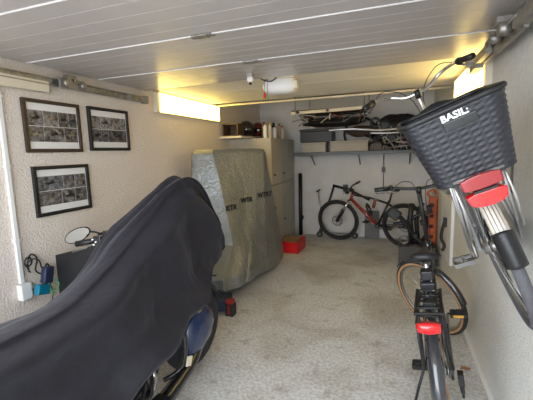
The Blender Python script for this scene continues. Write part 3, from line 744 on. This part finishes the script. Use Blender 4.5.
# bottles and cans
def bottle(kind, label, x, y, z, m, capm, h, r_):
    t = thing(kind, label, kind.replace('_',' '), (x,y,z), group='bottles and cans on the cabinets')
    MB().lathe([(0,0),(r_*.95,0),(r_,.01),(r_,h*.72),(r_*.85,h*.8),(r_*.42,h*.88),(r_*.4,h*.92)],n=16).build('body', m, t)
    MB().lathe([(0,h),(r_*.46,h),(r_*.46,h*.9),(0,h*.9)],n=12).build('cap', capm, t)
bl = [('spray_can','white spray can nearest the dark red helmet',-1.83,5.10,M_white,M_red,.22,.032),
 ('bottle','brown bottle right behind the nearest white can',-1.90,5.24,mat('brown_glass',(.12,.05,.02),.3),M_black,.25,.035),
 ('spray_can','cream spray can with a yellow cap on the cabinet',-1.82,5.28,M_cream,M_yel,.24,.033),
 ('bottle','small dark oil bottle behind the yellow capped can',-1.95,5.42,M_black,M_red,.22,.04),
 ('bottle','white bottle with a black cap standing mid row',-1.80,5.44,M_white,M_black,.20,.038),
 ('spray_can','pinkish spray can on the cabinet edge',-1.81,5.58,mat('pink_paint',(.5,.3,.26),.4),M_white,.23,.033),
 ('bottle','green bottle behind the pinkish can',-1.95,5.66,mat('green_plastic',(.08,.12,.05),.4),M_yel,.28,.04),
 ('spray_can','tall pale grey can toward the back wall',-1.81,5.74,M_box,M_black,.25,.033),
 ('bottle','last white bottle in the row, closest to the back wall',-1.82,5.92,M_white,M_red,.23,.036),
 ('bottle','tall dark bottle in the far corner of the cabinet',-2.0,6.02,M_black,M_black,.30,.045)]
for k, lab, x, y, m, cm, h, r_ in bl: bottle(k, lab, x, y, 1.766, m, cm, h, r_)

# ------------------------------------------------------------------ back shelf and storage
t = thing('storage_shelf', 'long dark steel shelf on brackets across the back wall', 'shelf', (-.55,6.18,1.50))
MB().box((0,.02,.015),(2.2,.42,.03)).build('board', M_dkshelf, t, bevel=.003)
MB().box((0,-.20,.0),(2.2,.02,.05)).build('front_rail', M_dkshelf, t)
for x in (-.8,.0,.8):
    MB().tube([(x,-.16,-.01),(x,.22,-.01)],.012,6).tube([(x,.22,-.2),(x,-.1,-.02)],.010,6).build('bracket', M_dkshelf, t)
def lidbox(label, x, y, z, w, dd_, h, m, cat='storage box', name='storage_box'):
    t = thing(name, label, cat, (x,y,z)); MB().box((0,0,h*.42),(w,dd_,h*.84)).build('body', m, t, bevel=.008); MB().box((0,0,h*.92),(w+.02,dd_+.02,h*.16)).build('lid', m, t, bevel=.006)
lidbox('pale lidded storage box, wider of two on the back shelf', -.69, 6.06, 1.53, .60, .28, .175, M_box)
lidbox('pale storage box next to the cabinets on the back shelf', -1.27, 6.06, 1.53, .40, .28, .165, M_box)
lidbox('black crate beside the cabinets above the pale boxes', -1.25, 6.20, 1.70, .55, .36, .22, M_black)
# loft rack hung from the ceiling
t = thing('loft_rack', 'cream edged loft rack hung below the ceiling above the back shelf', 'rack', (-.9,5.2,2.12))
MB().box((0,-.02,.0),(1.14,.035,.045),Rz(-.14)).build('edge_board', M_cream, t, bevel=.003)
for x in (-.45,0,.45): MB().box((x,.5,.0),(.04,1.1,.03)).build('bearer', M_wood, t)
for x in (-.5,.5):
    MB().tube([(x,.05,.02),(x,.05,.33)],.008,6).build('hanger', M_galv, t); MB().tube([(x,1.05,.02),(x,1.05,.33)],.008,6).build('hanger', M_galv, t)
cols = [M_wood, M_alud, M_black, M_redframe, M_black, M_alu, M_wood, M_black]
labs = ['brown wooden pole lying low on the loft rack','dull steel tube lying on the loft rack','black tube at the front of the loft rack','dark red tube lying on the loft rack','black tube in the middle of the loft rack','bright metal tube lying on the loft rack','thick brown pole near the back of the loft rack','black tube at the back of the loft rack']
for i in range(8):
    y = 5.3+i*.115; r_ = .014+.006*(i % 3)
    tag(MB().tube([(-1.46+.04*(i%3),y-.03,2.135+r_),(-.42+.05*(i%2),y+.05-.08*(i%2),2.135+r_)],r_,8).build('stored_tube', cols[i]), labs[i], 'tube', 'tubes on the loft rack')
# clutter on the back shelf
def coil(label, c, R_, m, n=4, rot=(0,0,0), r_=.012, cat='hose', name='coiled_hose'):
    t = thing(name, label, cat, c, rot); g = MB()
    for k in range(n): g.ring((0,0,k*r_*1.7+r_),(0,0,1),R_-.01*(k % 2),r_,32,8)
    g.build('coil', m, t); MB().box((R_,0,n*r_*.9),(.02,.03,n*r_*2+.01)).build('tie', M_black, t)
coil('grey coiled cable hanging over the back shelf', (-.30,6.12,1.97), .075, M_rubber_grey, 5, (1.35,0,.2), .010, 'cable', 'coiled_cable')
coil('dark coiled rope at the right of the back shelf', (.46,6.08,1.54), .085, M_grey, 5, (0,0,0), .014, 'rope', 'coiled_rope')
def scrapwheel(label, c, rot, R_):
    t = thing('spare_wheel', label, 'wheel', c, rot,)
    MB().ring((0,0,0),(0,1,0),R_-.02,.02,36,8).build('tyre', M_rubber, t); MB().ring((0,0,0),(0,1,0),R_-.045,.008,36,6).build('rim', M_alud, t)
    g = MB()
    for k in range(20): a = 2*PI*k/20; g.tube([(0,.0,0),(math.cos(a)*(R_-.05),0,math.sin(a)*(R_-.05))],.0015,4)
    g.build('spokes', M_alu, t); MB().cyl((0,-.04,0),(0,.04,0),.018).build('hub', M_alud, t)
scrapwheel('spare wheel standing on the back shelf behind the wide pale box', (-.55,6.38,1.83), (0,0,0), .29)
lidbox('dark brown crate in the middle of the back shelf', -.28, 6.20, 1.53, .20, .24, .15, M_wood)
# silver roof bars
tag(MB().tube(spline([(-.95,5.55,1.86),(-.6,5.55,1.865),(-.2,5.6,1.83),(.15,5.65,1.85),(.5,5.7,1.87)]),.018,10).build('roof_bar', M_alu, origin=(-.2,5.6,1.83)), 'long silver bar lying across the clutter above the back shelf', 'bar')
tag(MB().tube(spline([(-.35,5.72,1.80),(.0,5.74,1.79),(.5,5.8,1.83)]),.016,10).build('roof_bar', M_alu, origin=(.0,5.74,1.79)), 'shorter silver bar below the long one near the basket', 'bar')
# folded bicycle frame clutter under the rack: small white blocks, tarp
rnd = random.Random(4)
for i, (x, z) in enumerate([(-1.30,1.95),(-1.13,1.955),(-1.22,1.90),(-1.08,1.90)]):
    tag(MB().box((0,0,0),(.07,.05,.03)).build('white_block', M_white, bevel=.005), ['small white block, upper left of four above the black crate','small white block, upper right of four above the black crate','small white block, lower left of four above the black crate','small white block, lower right of four above the black crate'][i], 'block', 'white blocks above the black crate').location = (x,6.02+.01*i,z)
def tarp(label, c, dims, seed, m, name, cat):
    g = MB()
    def fn(i, j):
        a = 2*PI*j; e = -PI/2+PI*i; n_ = noise.noise(Vector((math.cos(a)*2+seed, math.sin(a)*2, e*1.5)))
        k = 1+.28*n_; return Vector((math.copysign(abs(math.cos(a))**.7,math.cos(a))*math.cos(e)**.6*dims[0]*k, math.copysign(abs(math.sin(a))**.7,math.sin(a))*math.cos(e)**.6*dims[1]*k, math.sin(e)*dims[2]*k)) if abs(e) < PI/2-1e-4 else Vector((0,0,math.sin(e)*dims[2]*k))
    g.grid(fn,16,40); o = g.build(name, m); o.location = c; tag(o, label, cat); return o
tarp('dark folded tarpaulin under the loft rack', (-.95,5.95,2.01), (.48,.25,.07), 3, M_black, 'folded_tarpaulin', 'tarpaulin')
tarp('big black bag filling the shelf between white case and basket', (.06,6.27,1.82), (.38,.10,.26), 8, M_black, 'soft_bag', 'bag')
tarp('dark brown rolled blanket under the right half of the loft rack', (-.50,6.06,1.85), (.22,.11,.08), 11, mat('dark_brown_fabric',(.05,.03,.022),.9), 'rolled_blanket', 'blanket')
rr_ = random.Random(12); tm = [M_wood, M_alud, M_black, M_box, M_redframe, M_grey, M_alud]
for i in range(40):
    if i < 22:
        x = (-1.35,-.9,-.45)[i % 3]+rr_.uniform(-.015,.015); y = 5.28+i*.038; p = Vector((x,y,2.105)); q = p+Vector((rr_.uniform(-.30,.30),0,-rr_.uniform(.03,.14)))
        lab, cat, gr = 'short thin strut hanging beneath the loft rack', 'strut', 'struts hanging beneath the loft rack'
    else:
        x = rr_.uniform(-.32,.45); y = rr_.uniform(5.99,6.08); p = Vector((x,y,1.535)); q = Vector((x+rr_.uniform(-.22,.22), y+.03, rr_.uniform(1.66,2.02)))
        lab, cat, gr = 'thin strut leaning in the tangle on the right of the back shelf', 'strut', 'tangle of thin struts on the back shelf'
    m_ = (p+q)/2+Vector((rr_.uniform(-.03,.03),0,0))
    tag(MB().tube(spline([p,m_,q],3),rr_.choice([.007,.010,.014]),6).build('loose_strut', tm[i % 7], origin=p), lab, cat, gr)
# skeleton of parts: thin struts
sl = ['black bent strut left of the basket on the back shelf','steel strut crossing behind the silver bars','brown slat lying at an angle on the back shelf','pale slat leaning at the right end of the back shelf','black strut leaning toward the handlebar','dull steel rod low on the back shelf']
sp = [((-.42,5.98,1.60),(.02,6.02,1.86),M_black),((-.15,6.0,1.62),(.35,6.04,1.80),M_alud),((0,5.96,1.575),(.45,6.0,1.66),M_wood),((.02,5.93,1.66),(.42,6.0,1.60),M_box),((-.45,5.95,1.78),(-.1,5.98,1.60),M_black),((-.1,5.9,1.565),(.4,5.92,1.60),M_alud)]
for lab, (a, c, m) in zip(sl, sp): tag(MB().tube([a,((a[0]+c[0])/2,a[1],(a[2]+c[2])/2+.01),c],.012,6).build('strut', m, origin=a), lab, 'strut', 'struts on the back shelf')

# ------------------------------------------------------------------ opener, sensor, pull cords
t = thing('garage_door_opener', 'white domed garage door opener lamp under the ceiling', 'door opener', (-1.0,3.24,2.11), (0,0,.15)); t.scale = (.85,.85,.85)
g = MB()
rings = []
for z, sx, sy in ((.13,.15,.10),(.10,.17,.115),(.05,.19,.125),(.0,.175,.115),(-.03,.13,.085)):
    rings.append([Vector((math.copysign(abs(math.cos(a))**.45,math.cos(a))*sx, math.copysign(abs(math.sin(a))**.45,math.sin(a))*sy, z)) for a in [2*PI*k/28 for k in range(28)]])
g.loft(rings[::-1]); g.build('lens', M_skin, t)
MB().box((.0,.0,.13),(.34,.24,.02)).build('base', M_cream, t, bevel=.006)
MB().box((.17,0,.05),(.05,.20,.09)).build('end_cap', M_cream, t, bevel=.015)
MB().tube(spline([(-.20,-.10,.13),(-.15,-.13,.10),(-.08,-.12,.09),(-.02,-.13,.12)]),.007,6).build('cable', M_black, t)
t = thing('pull_cord', 'red handled release cord hanging before the opener', 'cord', (-1.10,3.08,2.195))
MB().tube([(0,0,0),(0,0,-.12)],.002,5).build('cord', M_black, t); MB().cyl((0,0,-.16),(0,0,-.115),.014,.010).build('handle', M_red, t)
t = thing('pull_cord', 'green tipped cord hanging before the opener', 'cord', (-1.06,3.05,2.195))
MB().tube([(0,0,0),(0,0,-.15)],.002,5).build('cord', M_black, t); MB().cyl((0,0,-.175),(0,0,-.145),.010,.006).build('handle', M_green, t)
t = thing('motion_sensor', 'small clear motion sensor with a metal bracket under the door', 'sensor', (-1.13,2.82,2.152))
MB().box((0,0,.035),(.05,.05,.03)).build('bracket', M_galv, t, bevel=.004); MB().ell((0,0,.005),(.028,.028,.03)).build('lens', M_white, t)
MB().cyl((0,0,-.04),(0,0,-.02),.012).build('tip', M_black, t)

# ------------------------------------------------------------------ red crate
t = thing('red_crate', 'red plastic crate with brown cardboard on the floor by the cabinets', 'crate', (-1.50,5.30,0), (0,0,-.05))
g = MB(); w, l, h = .32, .42, .17
g.box((0,0,.008),(w,l,.016))
for s_ in (-1,1): g.box((s_*(w/2-.006),0,h/2),(.012,l,h)); g.box((0,s_*(l/2-.006),h/2),(w,.012,h)); g.box((s_*(w/2),0,h),(.022,l+.02,.014)); g.box((0,s_*(l/2),h),(w+.02,.022,.014))
g.build('shell', M_red, t, bevel=.003)
MB().box((-.03,.0,.15),(.24,.38,.05),Rx(.05)).build('cardboard', M_card, t, 'brown cardboard lying in the crate')

# ------------------------------------------------------------------ silver covered motorcycle
tS = thing('scooter', 'dark blue scooter mostly hidden under the silver cover', 'scooter', (-1.75,3.35,0))
T = Matrix.Translation((1.75,-3.35,0))
wheel(tS,'front_wheel',T,(-1.80,3.48,.25),.25,.05,M_rubber,M_alud,None,10,rimd=.05)
wheel(tS,'rear_wheel',T,(-1.80,4.35,.25),.25,.05,M_rubber,M_alud,None,10,rimd=.05)
def sc_body(i, j):
    a = 2*PI*j; y = 3.52+1.0*i; z = .42+.06*math.sin(i*9)
    return Vector((-1.80+.20*math.cos(a)*(1-.3*abs(i-.5)), y, z+.20*math.sin(a)))
MB(T).grid(sc_body,20,20).build('body', M_navy, tS)
MB(T).loft([[Vector((-1.84+.18*k*math.cos(a),3.20+.10*k*math.sin(a),z)) for a in [2*PI*q/18 for q in range(18)]] for z,k in ((.12,.85),(.17,1.),(.24,1.),(.30,.8))]).build('front_fairing', M_blue, tS)
MB(T).box((-1.74,3.00,.075),(.46,.20,.13),Rz(.25)).build('lower_guard', M_navy, tS, 'dark blue lower guard showing under the cover hem', bevel=.02)
MB(T).tube([(-1.8,3.65,.6),(-1.85,3.8,1.2)],.03,8).build('steering_column', M_black, tS)

def lerp(a, c, t): return a+(c-a)*t
# rings of the silver cover at rising heights: corner points going round (world x,y)
SR = [  # z, near-left, near corner, right-front, right-back, back-left, left
 (.10, [(-2.16,3.22),(-1.98,3.02),(-1.62,3.14),(-1.50,3.42),(-1.45,4.00),(-1.45,4.62),(-1.95,4.80),(-2.22,4.3)]),
 (.26, [(-2.16,3.22),(-1.98,3.03),(-1.63,3.14),(-1.48,3.44),(-1.43,4.00),(-1.43,4.58),(-1.95,4.78),(-2.22,4.3)]),
 (.40, [(-2.17,3.28),(-1.96,3.20),(-1.64,3.30),(-1.51,3.56),(-1.44,4.00),(-1.43,4.50),(-1.95,4.72),(-2.22,4.3)]),
 (.55, [(-2.17,3.32),(-1.95,3.36),(-1.65,3.44),(-1.55,3.68),(-1.46,4.02),(-1.43,4.44),(-1.95,4.68),(-2.22,4.3)]),
 (.80, [(-2.17,3.38),(-1.98,3.42),(-1.72,3.50),(-1.60,3.78),(-1.48,4.05),(-1.45,4.38),(-1.93,4.62),(-2.21,4.2)]),
 (1.10,[(-2.17,3.44),(-2.02,3.47),(-1.80,3.54),(-1.66,3.84),(-1.51,4.10),(-1.48,4.32),(-1.92,4.52),(-2.21,4.1)]),
 (1.35,[(-2.17,3.50),(-2.05,3.50),(-1.86,3.56),(-1.68,3.88),(-1.52,4.16),(-1.51,4.28),(-1.95,4.40),(-2.20,4.0)]),
 (1.56,[(-2.17,3.54),(-2.08,3.54),(-1.93,3.59),(-1.71,3.90),(-1.54,4.20),(-1.54,4.28),(-1.97,4.30),(-2.17,3.9)]),
 (1.60,[(-2.15,3.57),(-2.08,3.57),(-1.94,3.62),(-1.73,3.92),(-1.56,4.20),(-1.56,4.27),(-1.97,4.26),(-2.13,3.9)])]
def ring_at(z, q):
    for a, c in zip(SR[:-1], SR[1:]):
        if z <= c[0]+1e-6:
            t_ = max(0,(z-a[0])/(c[0]-a[0])); P_ = [Vector((lerp(p[0],r_[0],t_),lerp(p[1],r_[1],t_),0)) for p, r_ in zip(a[1],c[1])]; break
    n = len(P_); s_ = (q % 1)*n; i = int(s_) % n; t_ = s_-int(s_)
    A, B_, C_, D = P_[i-1], P_[i], P_[(i+1) % n], P_[(i+2) % n]
    # half-tight catmull
    k = .22
    m1, m2 = (C_-A)*.5*k, (D-B_)*.5*k
    return (2*t_**3-3*t_**2+1)*B_+(t_**3-2*t_**2+t_)*m1+(-2*t_**3+3*t_**2)*C_+(t_**3-t_**2)*m2
def sil(i, j):
    zb = .14+.05*math.sin(j*2*PI*1+1.2)+.025*math.sin(j*2*PI*3); z = lerp(zb,1.60,i); p = ring_at(z, j)
    c_ = Vector((-1.82,3.9,0)); d_ = (p-c_); d_.z = 0; d_.normalize()
    nz = noise.noise(Vector((p.x*5,p.y*5,z*2.2)))*.014+noise.noise(Vector((p.x*12,p.y*12,z*7)))*.007
    nz *= 1.2-.5*i
    if z < .6: nz += .018*math.sin(j*2*PI*13)*(1-z/.6)
    p = p+d_*nz; return Vector((p.x,p.y,z-.008*math.sin(j*2*PI*2)*(i**4)))
g = MB().grid(sil,90,200)
top = len(g.v); ringtop = [sil(1,j/200) for j in range(200)]
g.add(ringtop+[Vector((-1.92,3.92,1.605))], [(k,(k+1) % 200,200) for k in range(200)], True)
cov = g.build('silver_cover', M_silver, origin=(-1.82,3.9,.1)); tag(cov, 'crinkled silver grey tarpaulin cover over a tall scooter', 'vehicle cover')
# faint black lettering printed on the cover face between near corner and right edge
def on_cover(q, z, off=.012):
    p = ring_at(z,q); p2 = ring_at(z,q+.004); tn = (p2-p).normalized(); nrm = Vector((tn.y,-tn.x,0)); i = (z-.13)/1.47
    s_ = sil(max(0,min(1,(z-.15)/(1.60-.15))), q); return Vector((s_.x,s_.y,z))+nrm*off, nrm
for txt, q, z, sz in (('KTR', 2.28/8, .945, .085), ('WTR', 3.02/8, 1.00, .08), ('WTRT', 3.90/8, 1.035, .085)):
    p, nrm = on_cover(q, z, .02)
    xa = Vector((-nrm.y,nrm.x,0)); m3 = Matrix((xa,Vector((0,0,1)),nrm)).transposed()
    textmesh('printed_lettering',txt,sz,M_black,cov,Matrix.Translation(p-cov.location) @ m3.to_4x4(),.001,offset=.003)
# jack stand beneath
t = thing('jack_stand', 'small red and black jack stand on the floor before the silver cover', 'jack stand', (-1.46,2.93,0))
MB().box((0,0,.06),(.085,.085,.12)).build('base', M_black, t, bevel=.006); MB().box((0,0,.135),(.07,.06,.05)).build('head', mat('dark_red_paint',(.25,.01,.01),.5), t, bevel=.006)
g = MB().box((0,-.045,.07),(.02,.006,.09)); g.build('slot', mat('dark_red_paint',(.25,.01,.01),.5), t)

# ------------------------------------------------------------------ black panel between motorcycle and wall
t = thing('black_panel', 'black flat panel standing between the left wall and covered motorcycle', 'panel', (-1.99,1.80,0), (0,0,-.08))
g = MB(); g.prism([(-.30,0),(.26,0),(.26,1.0),(.10,.965),(-.30,.86)], lambda a,c: Vector((a,-.012,c)), lambda a,c: Vector((a,.012,c))); g.build('board', M_black, t, bevel=.004)
for s_ in (-.2,.22): MB().box((s_,0,.01),(.05,.2,.02)).build('foot', M_black, t)

# ------------------------------------------------------------------ touring motorcycle (faces away from the camera)
tM = thing('motorcycle', 'dark blue touring motorcycle with chrome mirror under the navy cover', 'motorcycle', (-1.375,2.12,0), (-.0,0,PI/2-.07))
# local x forward, y left
def mo(): return MB()
w_ = MB().ring((0,0,.31),(0,1,0),.235,.075,44,12,flat=.85).build('front_wheel', M_rubber, tM)
MB().ring((0,0,.31),(0,1,0),.165,.018,36,8,flat=2.).build('rim', M_alud, w_)
g = MB()
for k in range(9): a = 2*PI*k/9; g.tube([(0,0,.31),(math.cos(a)*.16,0,.31+math.sin(a)*.16)],.010,6)
g.cyl((0,-.07,.31),(0,.07,.31),.03); g.build('spokes', M_alud, w_)
MB().ring((0,-.075,.31),(0,1,0),.12,.02,30,4,flat=.1).build('brake_disc', M_alud, w_)
fender(tM,'front_fender',None,(0,0,.31),.345,.20,PI*.12,PI*.98,M_blackg,30,.05)
g = MB()
for s_ in (-1,1): g.tube([(0,s_*.08,.31),(-.10,s_*.06,.60),(-.26,s_*.05+.03,.94)],[.026,.024,.020],10)
g.build('fork', M_chrome, tM)
rr = MB(); rings = []
for x, w, z0, z1 in ((.06,.03,.82,.90),(.0,.06,.74,1.0),(-.08,.07,.70,1.02),(-.20,.07,.70,.98),(-.28,.05,.75,.92)):
    rings.append([Vector((x, .07+math.cos(a)*w, (z0+z1)/2+math.sin(a)*(z1-z0)/2)) for a in [2*PI*k/24 for k in range(24)]])
rr.loft(rings); rr.build('fairing', M_blue, tM)
def ws(i, j):
    k = (j-.5)*2; return Vector((.10-.12*i-.05*k*k, k*.05*(1-.35*i)+.04, 1.0+.25*i-.03*k*k))
MB().grid(ws,8,12).build('windscreen', mat('smoked_screen',(.04,.04,.05),.1,coat=.5), tM, solid=.006)
rings = []
for x, w, h in ((-.38,.05,.05),(-.50,.11,.08),(-.68,.13,.09),(-.88,.11,.08),(-1.0,.05,.04)):
    rings.append([Vector((x, math.cos(a)*w, .72+math.sin(a)*h)) for a in [2*PI*k/20 for k in range(20)]])
MB().loft(rings).build('fuel_tank', M_blue, tM)
rings = []
for x, w, h, z in ((-.92,.10,.05,.66),(-1.05,.17,.05,.65),(-1.25,.18,.05,.66),(-1.45,.15,.05,.68),(-1.75,.13,.05,.68),(-1.85,.08,.04,.68)):
    rings.append([Vector((x, math.cos(a)*w, z+math.sin(a)*h)) for a in [2*PI*k/20 for k in range(20)]])
MB().loft(rings).build('seat', M_black, tM)
w_ = MB().ring((-1.62,0,.31),(0,1,0),.235,.08,44,12).build('rear_wheel', M_rubber, tM); MB().ring((-1.62,0,.31),(0,1,0),.15,.02,36,8,flat=2).build('rim', M_alud, w_)
g = MB()
for s_ in (-1,1):
    g.tube(spline([(-.30,s_*.05,.85),(-.5,s_*.12,.42),(-.7,s_*.15,.20),(-1.2,s_*.13,.20),(-1.62,s_*.10,.31)]),.022,8)
g.tube([(-.35,0,.85),(-1.0,0,.68),(-1.7,0,.62)],.025,8); g.build('frame', M_blackg, tM)
g = MB()
g.box((-.78,0,.36),(.40,.30,.28)); g.cyl((-.68,0,.42),(-.55,0,.68),.09,n=16); g.cyl((-.86,0,.42),(-.98,0,.66),.09,n=16)
for k in range(6): g.cyl(Vector((-.66,0,.46))+Vector((.11,0,.24))*k/6,Vector((-.655,0,.475))+Vector((.11,0,.24))*k/6,.115,n=18); g.cyl(Vector((-.87,0,.46))+Vector((-.1,0,.2))*k/6,Vector((-.875,0,.475))+Vector((-.1,0,.2))*k/6,.115,n=18)
g.cyl((-.78,-.20,.34),(-.78,.20,.34),.10,n=18); g.build('engine', M_blackg, tM, bevel=.01)
g = MB()
g.tube(spline([(-.65,-.12,.42),(-.62,-.19,.32),(-.80,-.21,.24),(-1.1,-.21,.24),(-1.9,-.21,.26)]),[.018]*12+[.035]*13,10)
g.build('exhaust_pipe', M_chrome, tM, 'chrome exhaust pipe')
g = MB().tube(spline([(-1.1,-.20,.14),(-.7,-.21,.15),(-.32,-.18,.20),(-.12,-.13,.27)]),[.05]*10+[.045]*9,10); g.build('running_rail', M_blackg, tM)
g = MB().tube(spline([(-.40,-.10,.58),(-.36,-.17,.52),(-.35,-.20,.38),(-.38,-.18,.24),(-.45,-.1,.18)]),.016,8); g.build('engine_guard', M_blackg, tM)
rings = []
for x, w, z0, z1 in ((.0,.02,.34,.46),(-.06,.045,.28,.52),(-.16,.055,.24,.54),(-.26,.04,.24,.50),(-.32,.02,.28,.42)):
    rings.append([Vector((x, -.17+math.cos(a)*w, (z0+z1)/2+math.sin(a)*(z1-z0)/2)) for a in [2*PI*k/18 for k in range(18)]])
MB().loft(rings).build('lower_fairing', M_blue, tM, 'blue lower fairing')
MB().box((-.34,-.215,.27),(.05,.006,.06),Ry(.4)).build('reflector', M_cream, tM)
MB().box((-.75,-.24,.215),(.30,.10,.022)).build('footboard', M_black, tM, bevel=.006)
for k in range(4): MB().tube([(-.6-.05*k,-.16,.44-.03*k),(-.7-.07*k,-.24,.30),(-.9-.05*k,-.25,.20)],.010,6).build('hose', M_black, tM)
# handlebar: right half hidden under the cover, left half bare
g = [(-.32,0,.93),(-.30,.2,.98),(-.30,.42,1.0),(-.38,.58,.98)]; pts = spline([(x,-y*.06,z-.04) for x,y,z in g[::-1]]+g[1:])
MB().tube(pts,.013,10).build('handlebar', M_black, tM)
MB().tube([(-.33,.48,.995),(-.41,.61,.975)],.020,12).build('grip', M_black, tM)
g = MB().box((-.34,.45,.995),(.08,.07,.07)); g.box((-.37,.43,.96),(.05,.05,.05)); g.ell((-.30,.49,1.0),(.035,.035,.04)); g.box((-.31,.38,1.035),(.06,.12,.05)); g.build('switch_cluster', M_blackg, tM, bevel=.008)
g = MB()
for dy, dz in ((.0,.0),(.02,-.02),(-.02,-.015),(.03,.015)): g.cyl((-.379,.45+dy,.995+dz),(-.388,.45+dy,.995+dz),.006)
g.build('button', M_white, tM)
MB().tube([(-.30,.44,.98),(-.36,.54,.95),(-.42,.64,.92)],[.009,.007,.007],6).build('clutch_lever', M_alud, tM)
MB().tube(spline([(-.31,.46,1.02),(-.31,.53,1.04),(-.33,.60,1.045)]),.007,8).build('mirror_stalk', M_black, tM)
mc = Vector((-.35,.66,1.02)); Rm = Rz(.25)@Ry(-.15)@Rx(-.42)
MB().loft([[mc+Rm@Vector((dx,math.cos(a)*.115*k,math.sin(a)*.048*k)) for a in [2*PI*q/28 for q in range(28)]] for dx,k in ((.022,.5),(.014,.9),(.0,1.),(-.006,1.))]).build('mirror_housing', M_blackg, tM)
MB().add([mc+Rm@Vector((-.0075,math.cos(a)*.107,math.sin(a)*.041)) for a in [2*PI*q/28 for q in range(28)]], [tuple(range(28))], False).build('mirror_glass', M_mirror, tM, 'bright mirror glass')

# ------------------------------------------------------------------ the navy cover
# stations along y (world): y, top z, ridge x, left x, left-edge z, left hem (x,z), right shoulder x, right hem (x,z)
ST_ = [ # y   ridge(x,z)     leftshoulder(x,z)  lefthem(x,z)   rightshoulder(x,z)  righthem(x,z)
 (2.46, (-1.42,1.00), (-1.56,.98), (-1.68,.80), (-1.32,.96), (-1.27,.76)),
 (2.36, (-1.45,1.27), (-1.56,1.24), (-1.74,.74), (-1.36,1.22), (-1.235,.73)),
 (2.22, (-1.46,1.375), (-1.535,1.34), (-1.74,.76), (-1.38,1.31), (-1.225,.71)),
 (2.05, (-1.49,1.335), (-1.575,1.28), (-1.76,.80), (-1.40,1.24), (-1.21,.63)),
 (1.85, (-1.54,1.20), (-1.66,1.14), (-1.78,.90), (-1.38,1.10), (-1.165,.58)),
 (1.65, (-1.58,1.06), (-1.715,1.00), (-1.79,.78), (-1.38,.99), (-1.13,.51)),
 (1.45, (-1.55,.95), (-1.73,.80), (-1.84,.58), (-1.36,.90), (-1.14,.46)),
 (1.20, (-1.52,.88), (-1.76,.72), (-1.88,.46), (-1.33,.83), (-1.14,.41)),
 (.95,  (-1.52,.86), (-1.82,.75), (-1.96,.42), (-1.31,.80), (-1.12,.36)),
 (.65,  (-1.54,.86), (-1.86,.75), (-2.00,.38), (-1.30,.79), (-1.10,.32)),
 (.30,  (-1.56,.84), (-1.86,.74), (-2.02,.36), (-1.30,.77), (-1.12,.30)),
 (.05,  (-1.58,.78), (-1.82,.70), (-1.95,.34), (-1.34,.70), (-1.18,.30)),
 (-.05, (-1.60,.60), (-1.78,.55), (-1.88,.34), (-1.40,.55), (-1.28,.30))]
def crv(vals, t):
    n = len(vals)-1; s_ = t*n; i = min(int(s_), n-1); t_ = s_-i
    a, b_, c_, d_ = vals[max(i-1,0)], vals[i], vals[i+1], vals[min(i+2,n)]
    return .5*((2*b_)+(c_-a)*t_+(2*a-5*b_+4*c_-d_)*t_*t_+(3*b_-a-3*c_+d_)*t_**3)
def navy(i, j):
    y = crv([s[0] for s in ST_], i)
    pts = []
    for k in (3,2,1,4,5):
        pts.append(Vector((crv([s[k][0] for s in ST_], i), 0, crv([s[k][1] for s in ST_], i))))
    p = crv(pts, j)
    # folds: long creases running diagonally from the peak to the hem
    e = max(0, (j-.5)*2); side = Vector((1,0,.25)) if j > .5 else Vector((-1,0,.25))
    up_ = max(0., 1-abs(i-.22)/.5)
    ph = j*15+i*5+.9*math.sin(i*6)
    fo = .030*(math.sin(ph*1.9)+.5*math.sin(ph*3.7+1)) * min(1,.25+abs(j-.42)*3)
    fo += .032*math.sin(i*30+e*6.0)*e**1.2*(.5+up_)*(.25+.75*min(1,max(0,(i-.2)/.15)))
    fo += .05*math.sin(PI*min(1,e*1.05))*(1 if j > .5 else 0)*(.35+.65*min(1,max(0,(i-.22)/.15)))
    fo += .022*noise.noise(Vector((i*8,j*5,1.7)))+.006*noise.noise(Vector((i*36,j*12,5)))
    if j < .5: fo += .012*math.sin(i*40)*(1-2*j)
    p = p+side*fo
    hz = .03*math.sin(i*16)+.015*math.sin(i*37)
    return Vector((p.x, y+.02*math.sin(i*23)*e, p.z+(hz*max(0,e-.6)*2)))
g = MB().grid(navy,260,96)
nc = g.build('navy_cover', M_cover, origin=(-1.5,1.2,.3)); tag(nc, 'dark navy cloth cover draped over the touring motorcycle in the foreground', 'vehicle cover')

# --- dry leaf on the floor
lf = MB()
def leaf(i, j):
    a = (j-.5)*2; w = .026*math.sin(PI*min(1,i*1.02))*(1+.35*math.sin(i*22)); return Vector((.0+a*w, (i-.5)*.08, .004+.008*abs(a)+.004*math.sin(i*6)))
lf.grid(leaf,18,6); o = lf.build('dry_leaf', M_leaf); o.location = (.50,2.62,.0); o.rotation_euler = (0,0,-1.1); tag(o,'dry brown leaf on the floor by the right wall','leaf')

# ------------------------------------------------------------------ light
w = bpy.data.worlds.new('sky'); sc.world = w; w.use_nodes = True
bg = w.node_tree.nodes['Background']; bg.inputs[0].default_value = (.86,.93,1.,1); bg.inputs[1].default_value = 3.2
pl = bpy.data.lights.new('opening_portal','AREA'); pl.shape = 'RECTANGLE'; pl.size = 3.0; pl.size_y = 2.45; pl.cycles.is_portal = True
po = bpy.data.objects.new('opening_portal', pl); C.objects.link(po); po.location = ((XL+XR)/2,YF-.21,ZC/2); po.rotation_euler = (PI/2,0,0)

vs = sc.view_settings; vs.view_transform = 'Standard'; vs.look = 'None'; vs.gamma = 1; vs.exposure = 1.42; vs.use_curve_mapping = False
